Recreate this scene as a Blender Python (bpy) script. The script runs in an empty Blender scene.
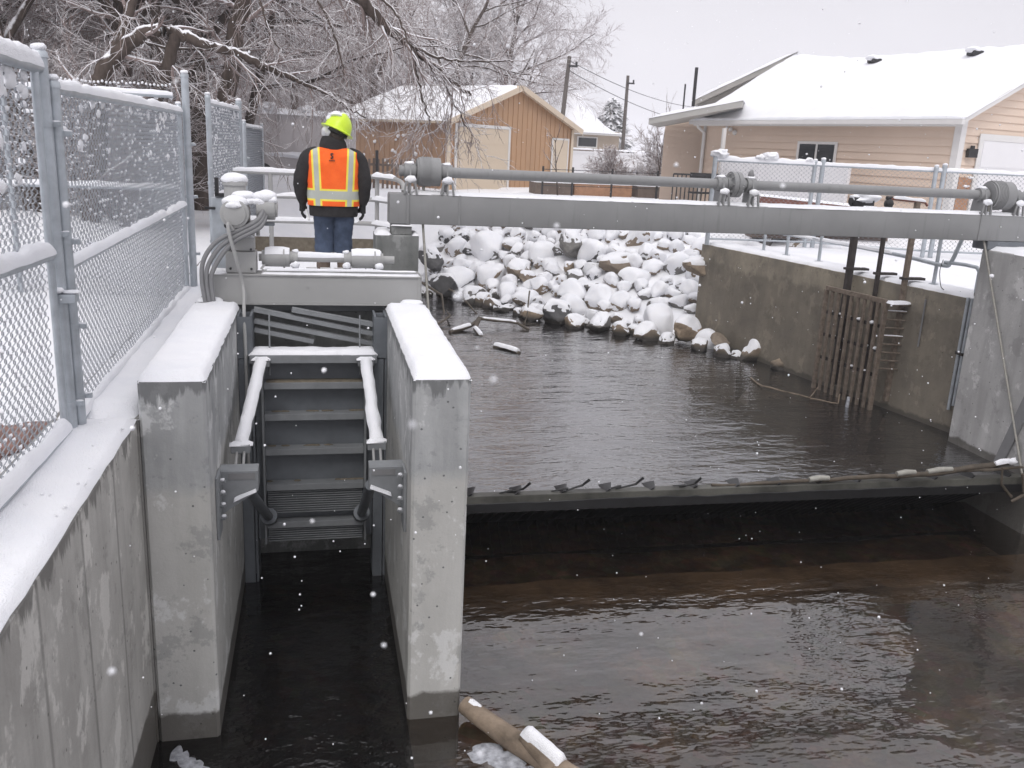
import bpy, bmesh, math, random
import numpy as np
from mathutils import Vector, Matrix, noise
random.seed(7)
PI = math.pi
S = bpy.context.scene
COL = S.collection

# ------------------------------------------------------------------ materials
def new_mat(name):
    m = bpy.data.materials.new(name); m.use_nodes = True
    nt = m.node_tree
    return m, nt, nt.nodes['Principled BSDF'], nt.nodes['Material Output']

def N(nt, typ, **kw):
    n = nt.nodes.new(typ)
    for k, v in kw.items():
        if k in n.inputs: n.inputs[k].default_value = v
        else: setattr(n, k, v)
    return n

def coords(nt, scale=(1, 1, 1), which='Object'):
    tc = N(nt, 'ShaderNodeTexCoord'); mp = N(nt, 'ShaderNodeMapping')
    mp.inputs['Scale'].default_value = scale
    nt.links.new(tc.outputs[which], mp.inputs['Vector'])
    return mp.outputs['Vector']

def noise_tex(nt, vec, scale, detail=4, rough=.6):
    n = N(nt, 'ShaderNodeTexNoise'); n.inputs['Scale'].default_value = scale
    n.inputs['Detail'].default_value = detail; n.inputs['Roughness'].default_value = rough
    nt.links.new(vec, n.inputs['Vector'])
    return n.outputs['Fac']

def ramp(nt, fac, stops, interp='LINEAR'):
    r = N(nt, 'ShaderNodeValToRGB'); r.color_ramp.interpolation = interp
    el = r.color_ramp.elements
    while len(el) < len(stops): el.new(.5)
    for e, (p, c) in zip(el, stops):
        e.position = p; e.color = (*c, 1) if len(c) == 3 else c
    nt.links.new(fac, r.inputs['Fac'])
    return r.outputs['Color']

def g(v): return (v, v, v)

def mixc(nt, fac, a, b, mode='MIX'):
    m = N(nt, 'ShaderNodeMix'); m.data_type = 'RGBA'; m.blend_type = mode
    for sock, v in ((m.inputs[0], fac), (m.inputs[6], a), (m.inputs[7], b)):
        if hasattr(v, 'node'): nt.links.new(v, sock)
        elif isinstance(v, (int, float)): sock.default_value = v
        else: sock.default_value = (*v, 1)
    return m.outputs[2]

def bump(nt, b, height, strength=.3, dist=.02):
    n = N(nt, 'ShaderNodeBump'); n.inputs['Strength'].default_value = strength
    n.inputs['Distance'].default_value = dist
    nt.links.new(height, n.inputs['Height']); nt.links.new(n.outputs['Normal'], b.inputs['Normal'])

def mat_plain(name, col, rough=.6, metal=0., var=.12, nscale=6., bmp=.15, spec=.4):
    m, nt, b, o = new_mat(name)
    v = coords(nt)
    f = noise_tex(nt, v, nscale, 5)
    c = ramp(nt, f, [(.25, tuple(x*(1-var) for x in col)), (.75, tuple(min(1, x*(1+var)) for x in col))])
    nt.links.new(c, b.inputs['Base Color'])
    b.inputs['Roughness'].default_value = rough; b.inputs['Metallic'].default_value = metal
    b.inputs['Specular IOR Level'].default_value = spec
    if bmp: bump(nt, b, noise_tex(nt, v, nscale*8, 3), bmp, .004)
    return m

def mat_snow():
    m, nt, b, o = new_mat('snow')
    v = coords(nt)
    c = ramp(nt, noise_tex(nt, v, 1.5, 4), [(.3, (.82, .83, .87)), (.7, (.9, .9, .92))])
    nt.links.new(c, b.inputs['Base Color']); b.inputs['Roughness'].default_value = .75
    b.inputs['Specular IOR Level'].default_value = .2
    mx = N(nt, 'ShaderNodeMath', operation='ADD')
    nt.links.new(noise_tex(nt, v, 14, 5), mx.inputs[0]); nt.links.new(noise_tex(nt, v, 120, 2), mx.inputs[1])
    bump(nt, b, mx.outputs[0], .6, .02)
    return m

def mat_concrete(name, light, dark, wet_z=None, streak=1.0, tan=None, seam=False, damp=None, pale=.5):
    """mottled cast concrete with vertical run stains, pits and a wet tide mark"""
    m, nt, b, o = new_mat(name)
    v = coords(nt); vs = coords(nt, (2.2, 2.2, .22))
    big = noise_tex(nt, v, 1.6, 6, .65)
    st = noise_tex(nt, vs, 2.4, 5, .6)
    c = ramp(nt, big, [(.32, dark), (.68, light)])
    sm = ramp(nt, st, [(.42, g(1)), (.60, g(0))])
    c = mixc(nt, sm, c, mixc(nt, .36*streak, c, tuple(x*.6 for x in dark)))
    if tan is not None:
        sp = N(nt, 'ShaderNodeSeparateXYZ'); nt.links.new(v, sp.inputs[0])
        md = N(nt, 'ShaderNodeMath', operation='MULTIPLY_ADD'); nt.links.new(big, md.inputs[0]); md.inputs[1].default_value = .5
        nt.links.new(sp.outputs['Z'], md.inputs[2])
        tm = ramp(nt, md.outputs[0], [(0, g(1)), (1, g(0))])
        mr = N(nt, 'ShaderNodeMapRange'); nt.links.new(md.outputs[0], mr.inputs[0])
        mr.inputs[1].default_value = tan[1]-.05; mr.inputs[2].default_value = tan[1]+.05
        mr.inputs[3].default_value = 1; mr.inputs[4].default_value = 0
        c = mixc(nt, mr.outputs[0], c, mixc(nt, .5, c, tan[0]))
    # dark crust patches and pale patches, hard edged
    p1 = ramp(nt, noise_tex(nt, v, 3.3, 8, .72), [(.56, g(0)), (.60, g(1))])
    c = mixc(nt, p1, c, mixc(nt, .38, c, tuple(x*.6 for x in dark)))
    p2 = ramp(nt, noise_tex(nt, coords(nt, (1, 1.1, .8)), 2.7, 7, .7), [(.555, g(0)), (.60, g(1))])
    c = mixc(nt, p2, c, mixc(nt, pale, c, tuple(min(.75, x*1.45) for x in light)))
    pit = N(nt, 'ShaderNodeTexVoronoi'); pit.inputs['Scale'].default_value = 9
    nt.links.new(v, pit.inputs['Vector'])
    pm = ramp(nt, pit.outputs['Distance'], [(.05, g(1)), (.09, g(0))])
    c = mixc(nt, pm, c, tuple(x*.45 for x in dark))
    if seam:
        w = N(nt, 'ShaderNodeTexWave', wave_type='BANDS', bands_direction='Y'); w.inputs['Scale'].default_value = .42
        w.inputs['Distortion'].default_value = .25; w.inputs['Detail'].default_value = 2
        nt.links.new(v, w.inputs['Vector'])
        c = mixc(nt, ramp(nt, w.outputs['Fac'], [(.0, g(.55)), (.012, g(0))]), c, tuple(x*.4 for x in dark))
    if damp is not None:   # meltwater runs below the snow on the top edge
        sp = N(nt, 'ShaderNodeSeparateXYZ'); nt.links.new(v, sp.inputs[0])
        md = N(nt, 'ShaderNodeMath', operation='MULTIPLY_ADD'); nt.links.new(noise_tex(nt, coords(nt, (6, 6, .8)), 1.6, 6, .65), md.inputs[0]); md.inputs[1].default_value = .55
        nt.links.new(sp.outputs['Z'], md.inputs[2])
        mr = N(nt, 'ShaderNodeMapRange'); nt.links.new(md.outputs[0], mr.inputs[0])
        mr.inputs[1].default_value = damp+.19; mr.inputs[2].default_value = damp+.23; mr.inputs[3].default_value = 0; mr.inputs[4].default_value = .8
        c = mixc(nt, mr.outputs[0], c, tuple(x*.42 for x in dark))
    rough = .85
    if wet_z is not None:
        sp = N(nt, 'ShaderNodeSeparateXYZ'); nt.links.new(v, sp.inputs[0])
        md = N(nt, 'ShaderNodeMath', operation='MULTIPLY_ADD'); nt.links.new(noise_tex(nt, v, 5, 5), md.inputs[0]); md.inputs[1].default_value = .14
        nt.links.new(sp.outputs['Z'], md.inputs[2])
        mr = N(nt, 'ShaderNodeMapRange'); nt.links.new(md.outputs[0], mr.inputs[0])
        mr.inputs[1].default_value = wet_z+.05; mr.inputs[2].default_value = wet_z+.085
        mr.inputs[3].default_value = 1; mr.inputs[4].default_value = 0
        c = mixc(nt, mr.outputs[0], c, mixc(nt, .85, c, (.075, .068, .058)))
        rr = N(nt, 'ShaderNodeMapRange'); nt.links.new(mr.outputs[0], rr.inputs[0]); rr.inputs[3].default_value = .85; rr.inputs[4].default_value = .45
        nt.links.new(rr.outputs[0], b.inputs['Roughness'])
    else: b.inputs['Roughness'].default_value = rough
    nt.links.new(c, b.inputs['Base Color']); b.inputs['Specular IOR Level'].default_value = .3
    mx = N(nt, 'ShaderNodeMath', operation='SUBTRACT')
    nt.links.new(noise_tex(nt, v, 25, 6, .7), mx.inputs[0]); nt.links.new(pm, mx.inputs[1])
    bump(nt, b, mx.outputs[0], .35, .012)
    return m

def mat_water(name, tint, rip, rscale, strength, rough=.03, murk=.3, body=(.075, .07, .068), f0=.05, fp=3.2, calm=.5):
    m, nt, b, o = new_mat(name); nt.nodes.remove(b)
    v = coords(nt, rip)
    n1 = noise_tex(nt, v, rscale, 3, .55)
    n2 = noise_tex(nt, coords(nt, (rip[0]*.6, rip[1]*.8, 1)), rscale*.23, 3, .5)
    mx = N(nt, 'ShaderNodeMath', operation='MULTIPLY_ADD'); nt.links.new(n2, mx.inputs[0]); mx.inputs[1].default_value = 2.2
    nt.links.new(n1, mx.inputs[2])
    patch = ramp(nt, noise_tex(nt, coords(nt, (1, 1.5, 1)), .55, 4, .6), [(.36, g(1-calm)), (.62, g(1))])
    sc_ = N(nt, 'ShaderNodeMath', operation='MULTIPLY'); nt.links.new(patch, sc_.inputs[0]); sc_.inputs[1].default_value = strength
    bp = N(nt, 'ShaderNodeBump'); nt.links.new(sc_.outputs[0], bp.inputs['Strength']); bp.inputs['Distance'].default_value = .03
    nt.links.new(mx.outputs[0], bp.inputs['Height'])
    lw = N(nt, 'ShaderNodeLayerWeight'); lw.inputs['Blend'].default_value = .5; nt.links.new(bp.outputs[0], lw.inputs['Normal'])
    pw = N(nt, 'ShaderNodeMath', operation='POWER'); nt.links.new(lw.outputs['Facing'], pw.inputs[0]); pw.inputs[1].default_value = fp
    fr = N(nt, 'ShaderNodeMath', operation='MULTIPLY_ADD'); nt.links.new(pw.outputs[0], fr.inputs[0]); fr.inputs[1].default_value = 1-f0; fr.inputs[2].default_value = f0
    gl = N(nt, 'ShaderNodeBsdfGlossy'); gl.inputs['Roughness'].default_value = rough; nt.links.new(bp.outputs[0], gl.inputs['Normal'])
    tr = N(nt, 'ShaderNodeBsdfTransparent'); tr.inputs['Color'].default_value = (*tint, 1)
    ms = N(nt, 'ShaderNodeMixShader')
    nt.links.new(fr.outputs[0], ms.inputs[0]); df = N(nt, 'ShaderNodeBsdfDiffuse'); df.inputs['Color'].default_value = (*body, 1); m2 = N(nt, 'ShaderNodeMixShader'); m2.inputs[0].default_value = murk
    nt.links.new(tr.outputs[0], m2.inputs[1]); nt.links.new(df.outputs[0], m2.inputs[2]); nt.links.new(m2.outputs[0], ms.inputs[1]); nt.links.new(gl.outputs[0], ms.inputs[2])
    nt.links.new(ms.outputs[0], o.inputs['Surface'])
    return m

def mat_rock(name, c1, c2):
    m, nt, b, o = new_mat(name)
    v = coords(nt)
    f = noise_tex(nt, v, 5, 8, .7)
    oi = N(nt, 'ShaderNodeObjectInfo')
    c = ramp(nt, f, [(.3, c1), (.7, c2)])
    c = mixc(nt, oi.outputs['Random'], c, mixc(nt, .5, c, (.10, .095, .09)))
    geo = N(nt, 'ShaderNodeNewGeometry'); sp = N(nt, 'ShaderNodeSeparateXYZ'); nt.links.new(geo.outputs['Position'], sp.inputs[0])
    mr = N(nt, 'ShaderNodeMapRange'); nt.links.new(sp.outputs['Z'], mr.inputs[0])
    mr.inputs[1].default_value = -1.98; mr.inputs[2].default_value = -1.86; mr.inputs[3].default_value = 1; mr.inputs[4].default_value = 0
    c = mixc(nt, mr.outputs[0], c, (.045, .04, .035))
    nt.links.new(c, b.inputs['Base Color']); b.inputs['Roughness'].default_value = .75
    bump(nt, b, noise_tex(nt, v, 18, 7, .7), .5, .03)
    return m

def mat_bark(name, c1, c2, snow_from=.35):
    """bark; snow lies where the wood faces up"""
    m, nt, b, o = new_mat(name)
    v = coords(nt, (1, 1, .25))
    c = ramp(nt, noise_tex(nt, v, 14, 4), [(.3, c1), (.7, c2)])
    geo = N(nt, 'ShaderNodeNewGeometry'); sp = N(nt, 'ShaderNodeSeparateXYZ'); nt.links.new(geo.outputs['Normal'], sp.inputs[0])
    md = N(nt, 'ShaderNodeMath', operation='MULTIPLY_ADD'); nt.links.new(noise_tex(nt, coords(nt), 3, 3), md.inputs[0]); md.inputs[1].default_value = .7
    nt.links.new(sp.outputs['Z'], md.inputs[2])
    mr = N(nt, 'ShaderNodeMapRange'); nt.links.new(md.outputs[0], mr.inputs[0])
    mr.inputs[1].default_value = snow_from+.35; mr.inputs[2].default_value = snow_from+.5
    c = mixc(nt, mr.outputs[0], c, (.84, .84, .87))
    nt.links.new(c, b.inputs['Base Color']); b.inputs['Roughness'].default_value = .85; b.inputs['Specular IOR Level'].default_value = .15
    return m

M = {}
M['snow'] = mat_snow()
M['conc'] = mat_concrete('cast_concrete', (.50, .505, .505), (.33, .34, .345), wet_z=-2.50, tan=((.54, .525, .485), -.52), damp=0)
M['conc_inner'] = mat_concrete('pale_concrete', (.36, .365, .36), (.26, .265, .265), wet_z=-2.50, seam=False)
M['conc_wall'] = mat_concrete('weathered_wall_concrete', (.50, .49, .465), (.355, .345, .325), wet_z=-2.3, damp=-.25, streak=.8, seam=True)
M['conc_old'] = mat_concrete('old_bank_concrete', (.33, .29, .225), (.19, .17, .14), wet_z=-1.95, streak=.6, tan=((.10, .088, .075), -.22), pale=.16)
M['conc_pillar'] = mat_concrete('pillar_concrete', (.46, .455, .45), (.35, .345, .34), wet_z=-1.93, streak=.9)
M['conc_dark'] = mat_concrete('wet_block_concrete', (.25, .255, .25), (.13, .135, .13))
M['galv'] = mat_plain('galvanised_steel', (.40, .43, .46), .42, .35, .18, 9, .1)
M['wire'] = mat_plain('fence_wire', (.27, .285, .31), .5, .2, .15, 20, 0)
def mat_steel(name, col):
    m, nt, b, o = new_mat(name); v = coords(nt)
    c = ramp(nt, noise_tex(nt, v, 2.0, 5), [(.3, tuple(x*.92 for x in col)), (.7, tuple(x*1.07 for x in col))])
    st = ramp(nt, noise_tex(nt, coords(nt, (7, 7, .5)), 2.0, 5, .6), [(.56, g(0)), (.70, g(.5))])
    c = mixc(nt, st, c, tuple(x*.68 for x in col))
    ru = ramp(nt, noise_tex(nt, coords(nt, (5, 5, 1.2)), 3.1, 7, .7), [(.665, g(0)), (.69, g(.75))])
    c = mixc(nt, ru, c, (.17, .125, .09)); nt.links.new(c, b.inputs['Base Color'])
    b.inputs['Roughness'].default_value = .5; b.inputs['Specular IOR Level'].default_value = .35
    bump(nt, b, noise_tex(nt, v, 16, 4), .15, .004); return m
M['paint'] = mat_steel('grey_paint', (.235, .237, .238))
M['paint_lt'] = mat_plain('pale_grey_paint', (.33, .33, .325), .5, 0, .05, 3, .1)
M['gate'] = mat_plain('gate_steel', (.135, .147, .162), .5, .1, .2, 4, .2)
M['gate_lt'] = mat_plain('gate_steel_dull', (.225, .235, .245), .55, .1, .16, 5, .2)
M['silt'] = mat_plain('silt', (.17, .145, .11), .9, 0, .3, 18, .5)
M['black'] = mat_plain('black_plastic', (.02, .02, .022), .5, 0, .2, 5, 0)
M['conduit'] = mat_plain('grey_conduit', (.20, .20, .205), .55, 0, .08, 6, .1)
M['rust'] = mat_plain('rusty_steel', (.165, .132, .105), .8, .1, .45, 14, .4)
M['rust_dk'] = mat_plain('dark_rusty_steel', (.045, .038, .036), .75, .1, .4, 9, .3)
M['weir'] = mat_plain('weir_steel', (.07, .069, .06), .5, .0, .7, 2.6, .8)
M['weir_dk'] = mat_plain('wet_black_steel', (.018, .018, .019), .35, .2, .3, 6, .2)
M['wood'] = mat_plain('driftwood', (.20, .155, .115), .8, 0, .6, 5, 1.0)
M['wood_dk'] = mat_plain('wet_driftwood', (.08, .065, .05), .7, 0, .4, 9, .5)
M['rope'] = mat_plain('steel_rope', (.32, .31, .28), .6, .2, .2, 30, .3)
M['snow_wet'] = mat_plain('slush', (.36, .37, .40), .4, 0, .6, 22, 1.0)
M['bark'] = mat_bark('snowy_bark', (.052, .04, .034), (.115, .09, .077), .5)
M['twig'] = mat_bark('snowy_twigs', (.235, .18, .165), (.36, .295, .28), .26)
M['twig_far'] = mat_bark('frosted_twigs', (.37, .315, .31), (.48, .43, .43), .18)
M['needle'] = mat_bark('snowy_needles', (.03, .045, .03), (.06, .075, .05), .45)
M['rock_tan'] = mat_rock('tan_rock', (.20, .15, .105), (.36, .28, .20))
M['rock_grey'] = mat_rock('grey_rock', (.12, .115, .11), (.26, .25, .235))
M['rock_dark'] = mat_rock('dark_rock', (.045, .046, .05), (.10, .10, .105))
M['siding'] = mat_plain('peach_vinyl_siding', (.66, .53, .43), .55, 0, .04, 1.2, .05)
M['trim'] = mat_plain('white_trim', (.66, .645, .63), .5, 0, .04, 3, .05)
M['soffit'] = mat_plain('grey_fascia', (.40, .39, .37), .6, 0, .05, 3, .05)
M['shed'] = mat_plain('tan_ribbed_metal', (.44, .27, .155), .5, .05, .06, 1, .05)
M['shed_side'] = mat_plain('brown_ribbed_metal', (.37, .235, .15), .5, .05, .06, 1, .05)
M['shed_door'] = mat_plain('cream_door', (.60, .50, .385), .55, 0, .04, 1, .05)
M['glass'] = mat_plain('dark_window_glass', (.025, .028, .032), .08, 0, .1, 1, 0, .6)
M['vinyl'] = mat_plain('white_vinyl', (.72, .71, .72), .5, 0, .03, 2, .05)
M['stucco'] = mat_plain('beige_stucco', (.40, .33, .26), .8, 0, .08, 3, .2)
M['brickred'] = mat_plain('red_timber', (.20, .085, .065), .75, 0, .25, 8, .3)
M['plank'] = mat_plain('brown_timber', (.15, .115, .095), .8, 0, .25, 6, .3)
M['planter'] = mat_plain('orange_timber', (.36, .20, .12), .8, 0, .25, 6, .3)
M['pole'] = mat_plain('utility_pole_wood', (.115, .10, .09), .85, 0, .2, 5, .3)
M['iron'] = mat_plain('black_iron', (.035, .035, .037), .6, .2, .2, 5, 0)
M['hiviz'] = None
M['soil'] = mat_plain('red_brown_soil', (.22, .13, .11), .9, 0, .5, 9, .6)
M['jacket'] = mat_plain('charcoal_cotton', (.032, .030, .031), .9, 0, .3, 14, .4, .2)
M['denim'] = mat_plain('blue_denim', (.06, .08, .125), .9, 0, .35, 10, .4, .2)
M['glove'] = mat_plain('black_glove', (.02, .02, .021), .8, 0, .3, 14, .2)
M['boot'] = mat_plain('brown_boot', (.12, .09, .07), .6, 0, .25, 9, .3)
M['skin'] = mat_plain('skin', (.50, .30, .22), .5, 0, .06, 20, .1)
M['hair'] = mat_plain('dark_hair', (.03, .022, .018), .7, 0, .3, 30, .3)
M['hat'] = mat_plain('lime_hard_hat', (.58, .78, .03), .35, 0, .04, 6, .02, .5)
M['hood'] = mat_plain('white_hood', (.62, .62, .63), .9, 0, .08, 14, .3)
M['trailer'] = mat_plain('weathered_white_sheet', (.52, .49, .49), .7, 0, .12, 1.2, .2)
M['paper'] = mat_plain('white_label', (.72, .72, .72), .6, 0, .04, 9, 0)

# ------------------------------------------------------------------ mesh builder
class MB:
    def __init__(s): s.v = []; s.f = []; s.m = []
    def add(s, vs, fs, mi=0):
        o = len(s.v); s.v.extend([tuple(map(float, p)) for p in vs])
        s.f.extend([tuple(i+o for i in f) for f in fs]); s.m.extend([mi]*len(fs)); return s
    def box(s, lo, hi, mi=0):
        x0, y0, z0 = lo; x1, y1, z1 = hi
        return s.add([(x0,y0,z0),(x1,y0,z0),(x1,y1,z0),(x0,y1,z0),(x0,y0,z1),(x1,y0,z1),(x1,y1,z1),(x0,y1,z1)],
            [(0,3,2,1),(4,5,6,7),(0,1,5,4),(1,2,6,5),(2,3,7,6),(3,0,4,7)], mi)
    def obox(s, p0, p1, w, h, up=(0, 0, 1), mi=0):
        """bar from p0 to p1, w wide and h high"""
        p0 = Vector(p0); p1 = Vector(p1); t = (p1-p0).normalized(); u = Vector(up)
        sd = t.cross(u)
        if sd.length < 1e-4: sd = t.cross(Vector((1, 0, 0)))
        sd.normalize(); u = sd.cross(t)
        vs = [p+sd*(a*w/2)+u*(b*h/2) for p in (p0, p1) for a, b in ((-1,-1),(1,-1),(1,1),(-1,1))]
        return s.add(vs, [(0,1,2,3),(7,6,5,4),(0,4,5,1),(1,5,6,2),(2,6,7,3),(3,7,4,0)], mi)
    def tube(s, pts, r, n=8, mi=0, cap=True):
        pts = [Vector(p) for p in pts]; k = len(pts)
        rs = r if isinstance(r, (list, tuple)) else [r]*k
        t = (pts[1]-pts[0]).normalized()
        a = t.orthogonal().normalized(); vs = []
        for i in range(k):
            t2 = (pts[min(i+1, k-1)]-pts[max(i-1, 0)]).normalized()
            a = (a-t2*a.dot(t2))
            a = a.normalized() if a.length > 1e-6 else t2.orthogonal().normalized()
            b = t2.cross(a)
            for j in range(n):
                q = 2*PI*j/n
                vs.append(pts[i]+(a*math.cos(q)+b*math.sin(q))*rs[i])
        fs = [(i*n+j, i*n+(j+1) % n, (i+1)*n+(j+1) % n, (i+1)*n+j) for i in range(k-1) for j in range(n)]
        if cap: fs += [tuple(reversed(range(n))), tuple(range((k-1)*n, k*n))]
        return s.add(vs, fs, mi)
    def cyl(s, p0, p1, r, r1=None, n=16, mi=0): return s.tube([p0, p1], [r, r if r1 is None else r1], n, mi)
    def prism(s, poly, axis_vec, mi=0):
        """closed 3D polygon extruded along a vector"""
        n = len(poly); a = Vector(axis_vec); P = [Vector(p) for p in poly]
        vs = P+[p+a for p in P]
        return s.add(vs, [tuple(range(n)), tuple(reversed(range(n, 2*n)))]+[((i+1) % n, i, n+i, n+(i+1) % n) for i in range(n)], mi)
    def loft(s, rings, mi=0, caps=True):
        n = len(rings[0]); vs = [p for r in rings for p in r]
        fs = [(i*n+j, i*n+(j+1) % n, (i+1)*n+(j+1) % n, (i+1)*n+j) for i in range(len(rings)-1) for j in range(n)]
        if caps: fs += [tuple(reversed(range(n))), tuple(range((len(rings)-1)*n, len(rings)*n))]
        return s.add(vs, fs, mi)
    def ball(s, c, r, sub=2, sq=(1, 1, 1), rough=0., mi=0, seed=0):
        bm = bmesh.new(); bmesh.ops.create_icosphere(bm, subdivisions=sub, radius=1)
        vs = []
        for v in bm.verts:
            k = 1+rough*noise.noise(v.co*1.7+Vector((seed*3.1, seed*1.7, seed)))
            vs.append((c[0]+v.co.x*r*sq[0]*k, c[1]+v.co.y*r*sq[1]*k, c[2]+v.co.z*r*sq[2]*k))
        fs = [tuple(v.index for v in f.verts) for f in bm.faces]; bm.free()
        return s.add(vs, fs, mi)

def setp(o, label=None, cat=None, group=None, kind=None):
    if label: o['label'] = label
    if cat: o['category'] = cat
    if group: o['group'] = group
    if kind: o['kind'] = kind
    return o

def obj(name, mb, mats, parent=None, smooth=40, bevel=0, fixn=True):
    me = bpy.data.meshes.new(name)
    if isinstance(mb, MB):
        me.from_pydata(mb.v, [], mb.f)
        if any(mb.m): me.polygons.foreach_set('material_index', mb.m)
    if bevel or fixn:
        bm = bmesh.new(); bm.from_mesh(me)
        if bevel:
            bmesh.ops.remove_doubles(bm, verts=bm.verts, dist=1e-5)
            es = [e for e in bm.edges if len(e.link_faces) == 2 and e.calc_face_angle(0) > .6]
            bmesh.ops.bevel(bm, geom=es, offset=bevel, segments=2, affect='EDGES', profile=.5, clamp_overlap=True)
        bmesh.ops.recalc_face_normals(bm, faces=bm.faces)
        bm.to_mesh(me); bm.free()
    for m in (mats if isinstance(mats, (list, tuple)) else [mats]): me.materials.append(M[m] if isinstance(m, str) else m)
    if smooth:
        me.shade_smooth()
        me.set_sharp_from_angle(angle=math.radians(smooth))
    me.update()
    o = bpy.data.objects.new(name, me); COL.objects.link(o)
    if parent is not None: put(o, parent)
    return o

def wloc(p):
    return p.location if p.parent is None else (0, 0, 0)
def put(o, parent):
    o.parent = parent
    o.matrix_parent_inverse = Matrix.Translation(-Vector(wloc(parent)))

def thing(name, label, cat, loc=(0, 0, 0), group=None):
    o = bpy.data.objects.new(name, None); COL.objects.link(o); o.location = loc
    return setp(o, label, cat, group, 'thing')

def nz(p, s=1.0, seed=0): return noise.noise(Vector((p[0]*s+seed*7.3, p[1]*s-seed*3.7, p[2]*s+seed)))

def snow_slab(mb, a, b, c, d, h, step=.06, over=.012, edge=.05, rag=.02, seed=1):
    """a pillow of snow over the quad a b c d (seen from above, any winding)"""
    a, b, c, d = map(Vector, (a, b, c, d))
    lu = ((b-a).length+(c-d).length)/2; lv = ((d-a).length+(c-b).length)/2
    nu = max(4, min(120, int(lu/step))); nv = max(3, min(60, int(lv/step)))
    def tt(i, n, L):
        # denser near the rims
        q = i/n; return .5-.5*math.cos(PI*q) if L < .6 else q
    vs = []; 
    for i in range(nu+1):
        for j in range(nv+1):
            u, v = tt(i, nu, lu), tt(j, nv, lv)
            p = a*(1-u)*(1-v)+b*u*(1-v)+c*u*v+d*(1-u)*v
            dd = min(u*lu, (1-u)*lu, v*lv, (1-v)*lv)
            e = min(1, dd/edge)
            prof = math.sqrt(max(0, 1-(1-e)**2))
            z = h*prof*(1+.26*nz(p, 3, seed)+.22*nz(p, 9, seed+2)+.12*nz(p, 23, seed+6))
            off = Vector((nz(p, 7, seed+3), nz(p, 7, seed+4), 0))*rag*(1-e)
            if i == 0 or j == 0 or i == nu or j == nv:
                cen = (a+b+c+d)/4; out = (p-cen); out.z = 0
                n_u = (b-a).normalized(); n_v = (d-a).normalized()
                o2 = Vector((0, 0, 0))
                if i == 0: o2 -= n_u*over
                if i == nu: o2 += n_u*over
                if j == 0: o2 -= n_v*over
                if j == nv: o2 += n_v*over
                p = p+o2; z = -.006+.004*nz(p, 5, seed)
            q = p+off; vs.append((q.x, q.y, q.z+z))
    fs = [(i*(nv+1)+j, (i+1)*(nv+1)+j, (i+1)*(nv+1)+j+1, i*(nv+1)+j+1) for i in range(nu) for j in range(nv)]
    rim = [i*(nv+1) for i in range(nu+1)]+[nu*(nv+1)+j for j in range(1, nv+1)]+[i*(nv+1)+nv for i in range(nu-1, -1, -1)]+[j for j in range(nv-1, 0, -1)]
    fs.append(tuple(rim))
    return mb.add(vs, fs)

def snow_pipe(mb, p0, p1, r, h, step=.08, seed=1, gaps=0., wide=80):
    """snow lying along the top of a pipe"""
    p0, p1 = Vector(p0), Vector(p1); L = (p1-p0).length; n = max(3, int(L/step)); t = (p1-p0)/L
    up = Vector((0, 0, 1)); up = (up-t*up.dot(t)).normalized(); sd = t.cross(up)
    K = 7; rings = []
    for i in range(n+1):
        p = p0+t*(L*i/n); k = 1+.5*nz(p, 4, seed)+.35*nz(p, 13, seed+5)
        if gaps and nz(p, 2.2, seed+9) > .5-gaps: k *= .12
        if i in (0, n): k *= .3
        w = math.radians(wide)*(1+.12*nz(p, 6, seed+1)); ring = []
        for j in range(K+1):
            a = -w+2*w*j/K
            ring.append(p+sd*math.sin(a)*(r*1.03+h*.25*k*math.cos(a))+up*(math.cos(a)*r*1.02+h*k*max(0, math.cos(a*PI/2/w))**.8))
        ring.append(p+sd*math.sin(w)*r*.93+up*math.cos(w)*r*.8); ring.append(p-sd*math.sin(w)*r*.93+up*math.cos(w)*r*.8)
        rings.append(ring)
    return mb.loft(rings)

def copy_tree(o, parent=None, root=True):
    c = o.copy(); COL.objects.link(c)
    if parent is not None: c.parent = parent
    for ch in list(o.children): copy_tree(ch, c, False)
    return c

# ------------------------------------------------------------------ the setting
def wall_x(y): return 7.75+(16-y)*.175
SHORE = [(1.35, 13.2), (1.6, 17), (2.2, 21.9), (3.3, 21.1), (4.0, 19.5), (5.0, 18.05), (6.26, 17.0), (7.2, 15.7), (8.05, 14.4)]
WATER = SHORE+[(wall_x(14.4)+.2, 14.4), (wall_x(9.4)+.2, 9.4), (8.85, 9.2), (8.85, -12), (-1.4, -12), (-1.4, 13.2)]
def in_poly(x, y, P):
    r = False; j = len(P)-1
    for i in range(len(P)):
        (xi, yi), (xj, yj) = P[i], P[j]
        if (yi > y) != (yj > y) and x < (xj-xi)*(y-yi)/(yj-yi)+xi: r = not r
        j = i
    return r
def d_shore(x, y):
    best = 1e9
    for (ax, ay), (bx, by) in zip(SHORE, SHORE[1:]):
        t = max(0, min(1, ((x-ax)*(bx-ax)+(y-ay)*(by-ay))/((bx-ax)**2+(by-ay)**2)))
        best = min(best, math.hypot(x-ax-t*(bx-ax), y-ay-t*(by-ay)))
    return best
def sstep(v, a, b):
    t = max(0, min(1, (v-a)/(b-a))); return t*t*(3-2*t)
def top_z(x, y):
    z = -.07
    if x < 1.2: z = -.38*(1-sstep(x, -1.2, 1.2))+.7*sstep(y, 12, 34)*(1-sstep(x, 0, 4))
    z += .55*math.exp(-((x+5.2)/2.6)**2-((y-15.5)/3.0)**2)
    z += .04*noise.noise(Vector((x*.5, y*.5, 0)))*sstep(y, 3, 8)
    if x > 7: z = -.14+.14*sstep(y, 12, 22)
    return z
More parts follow.
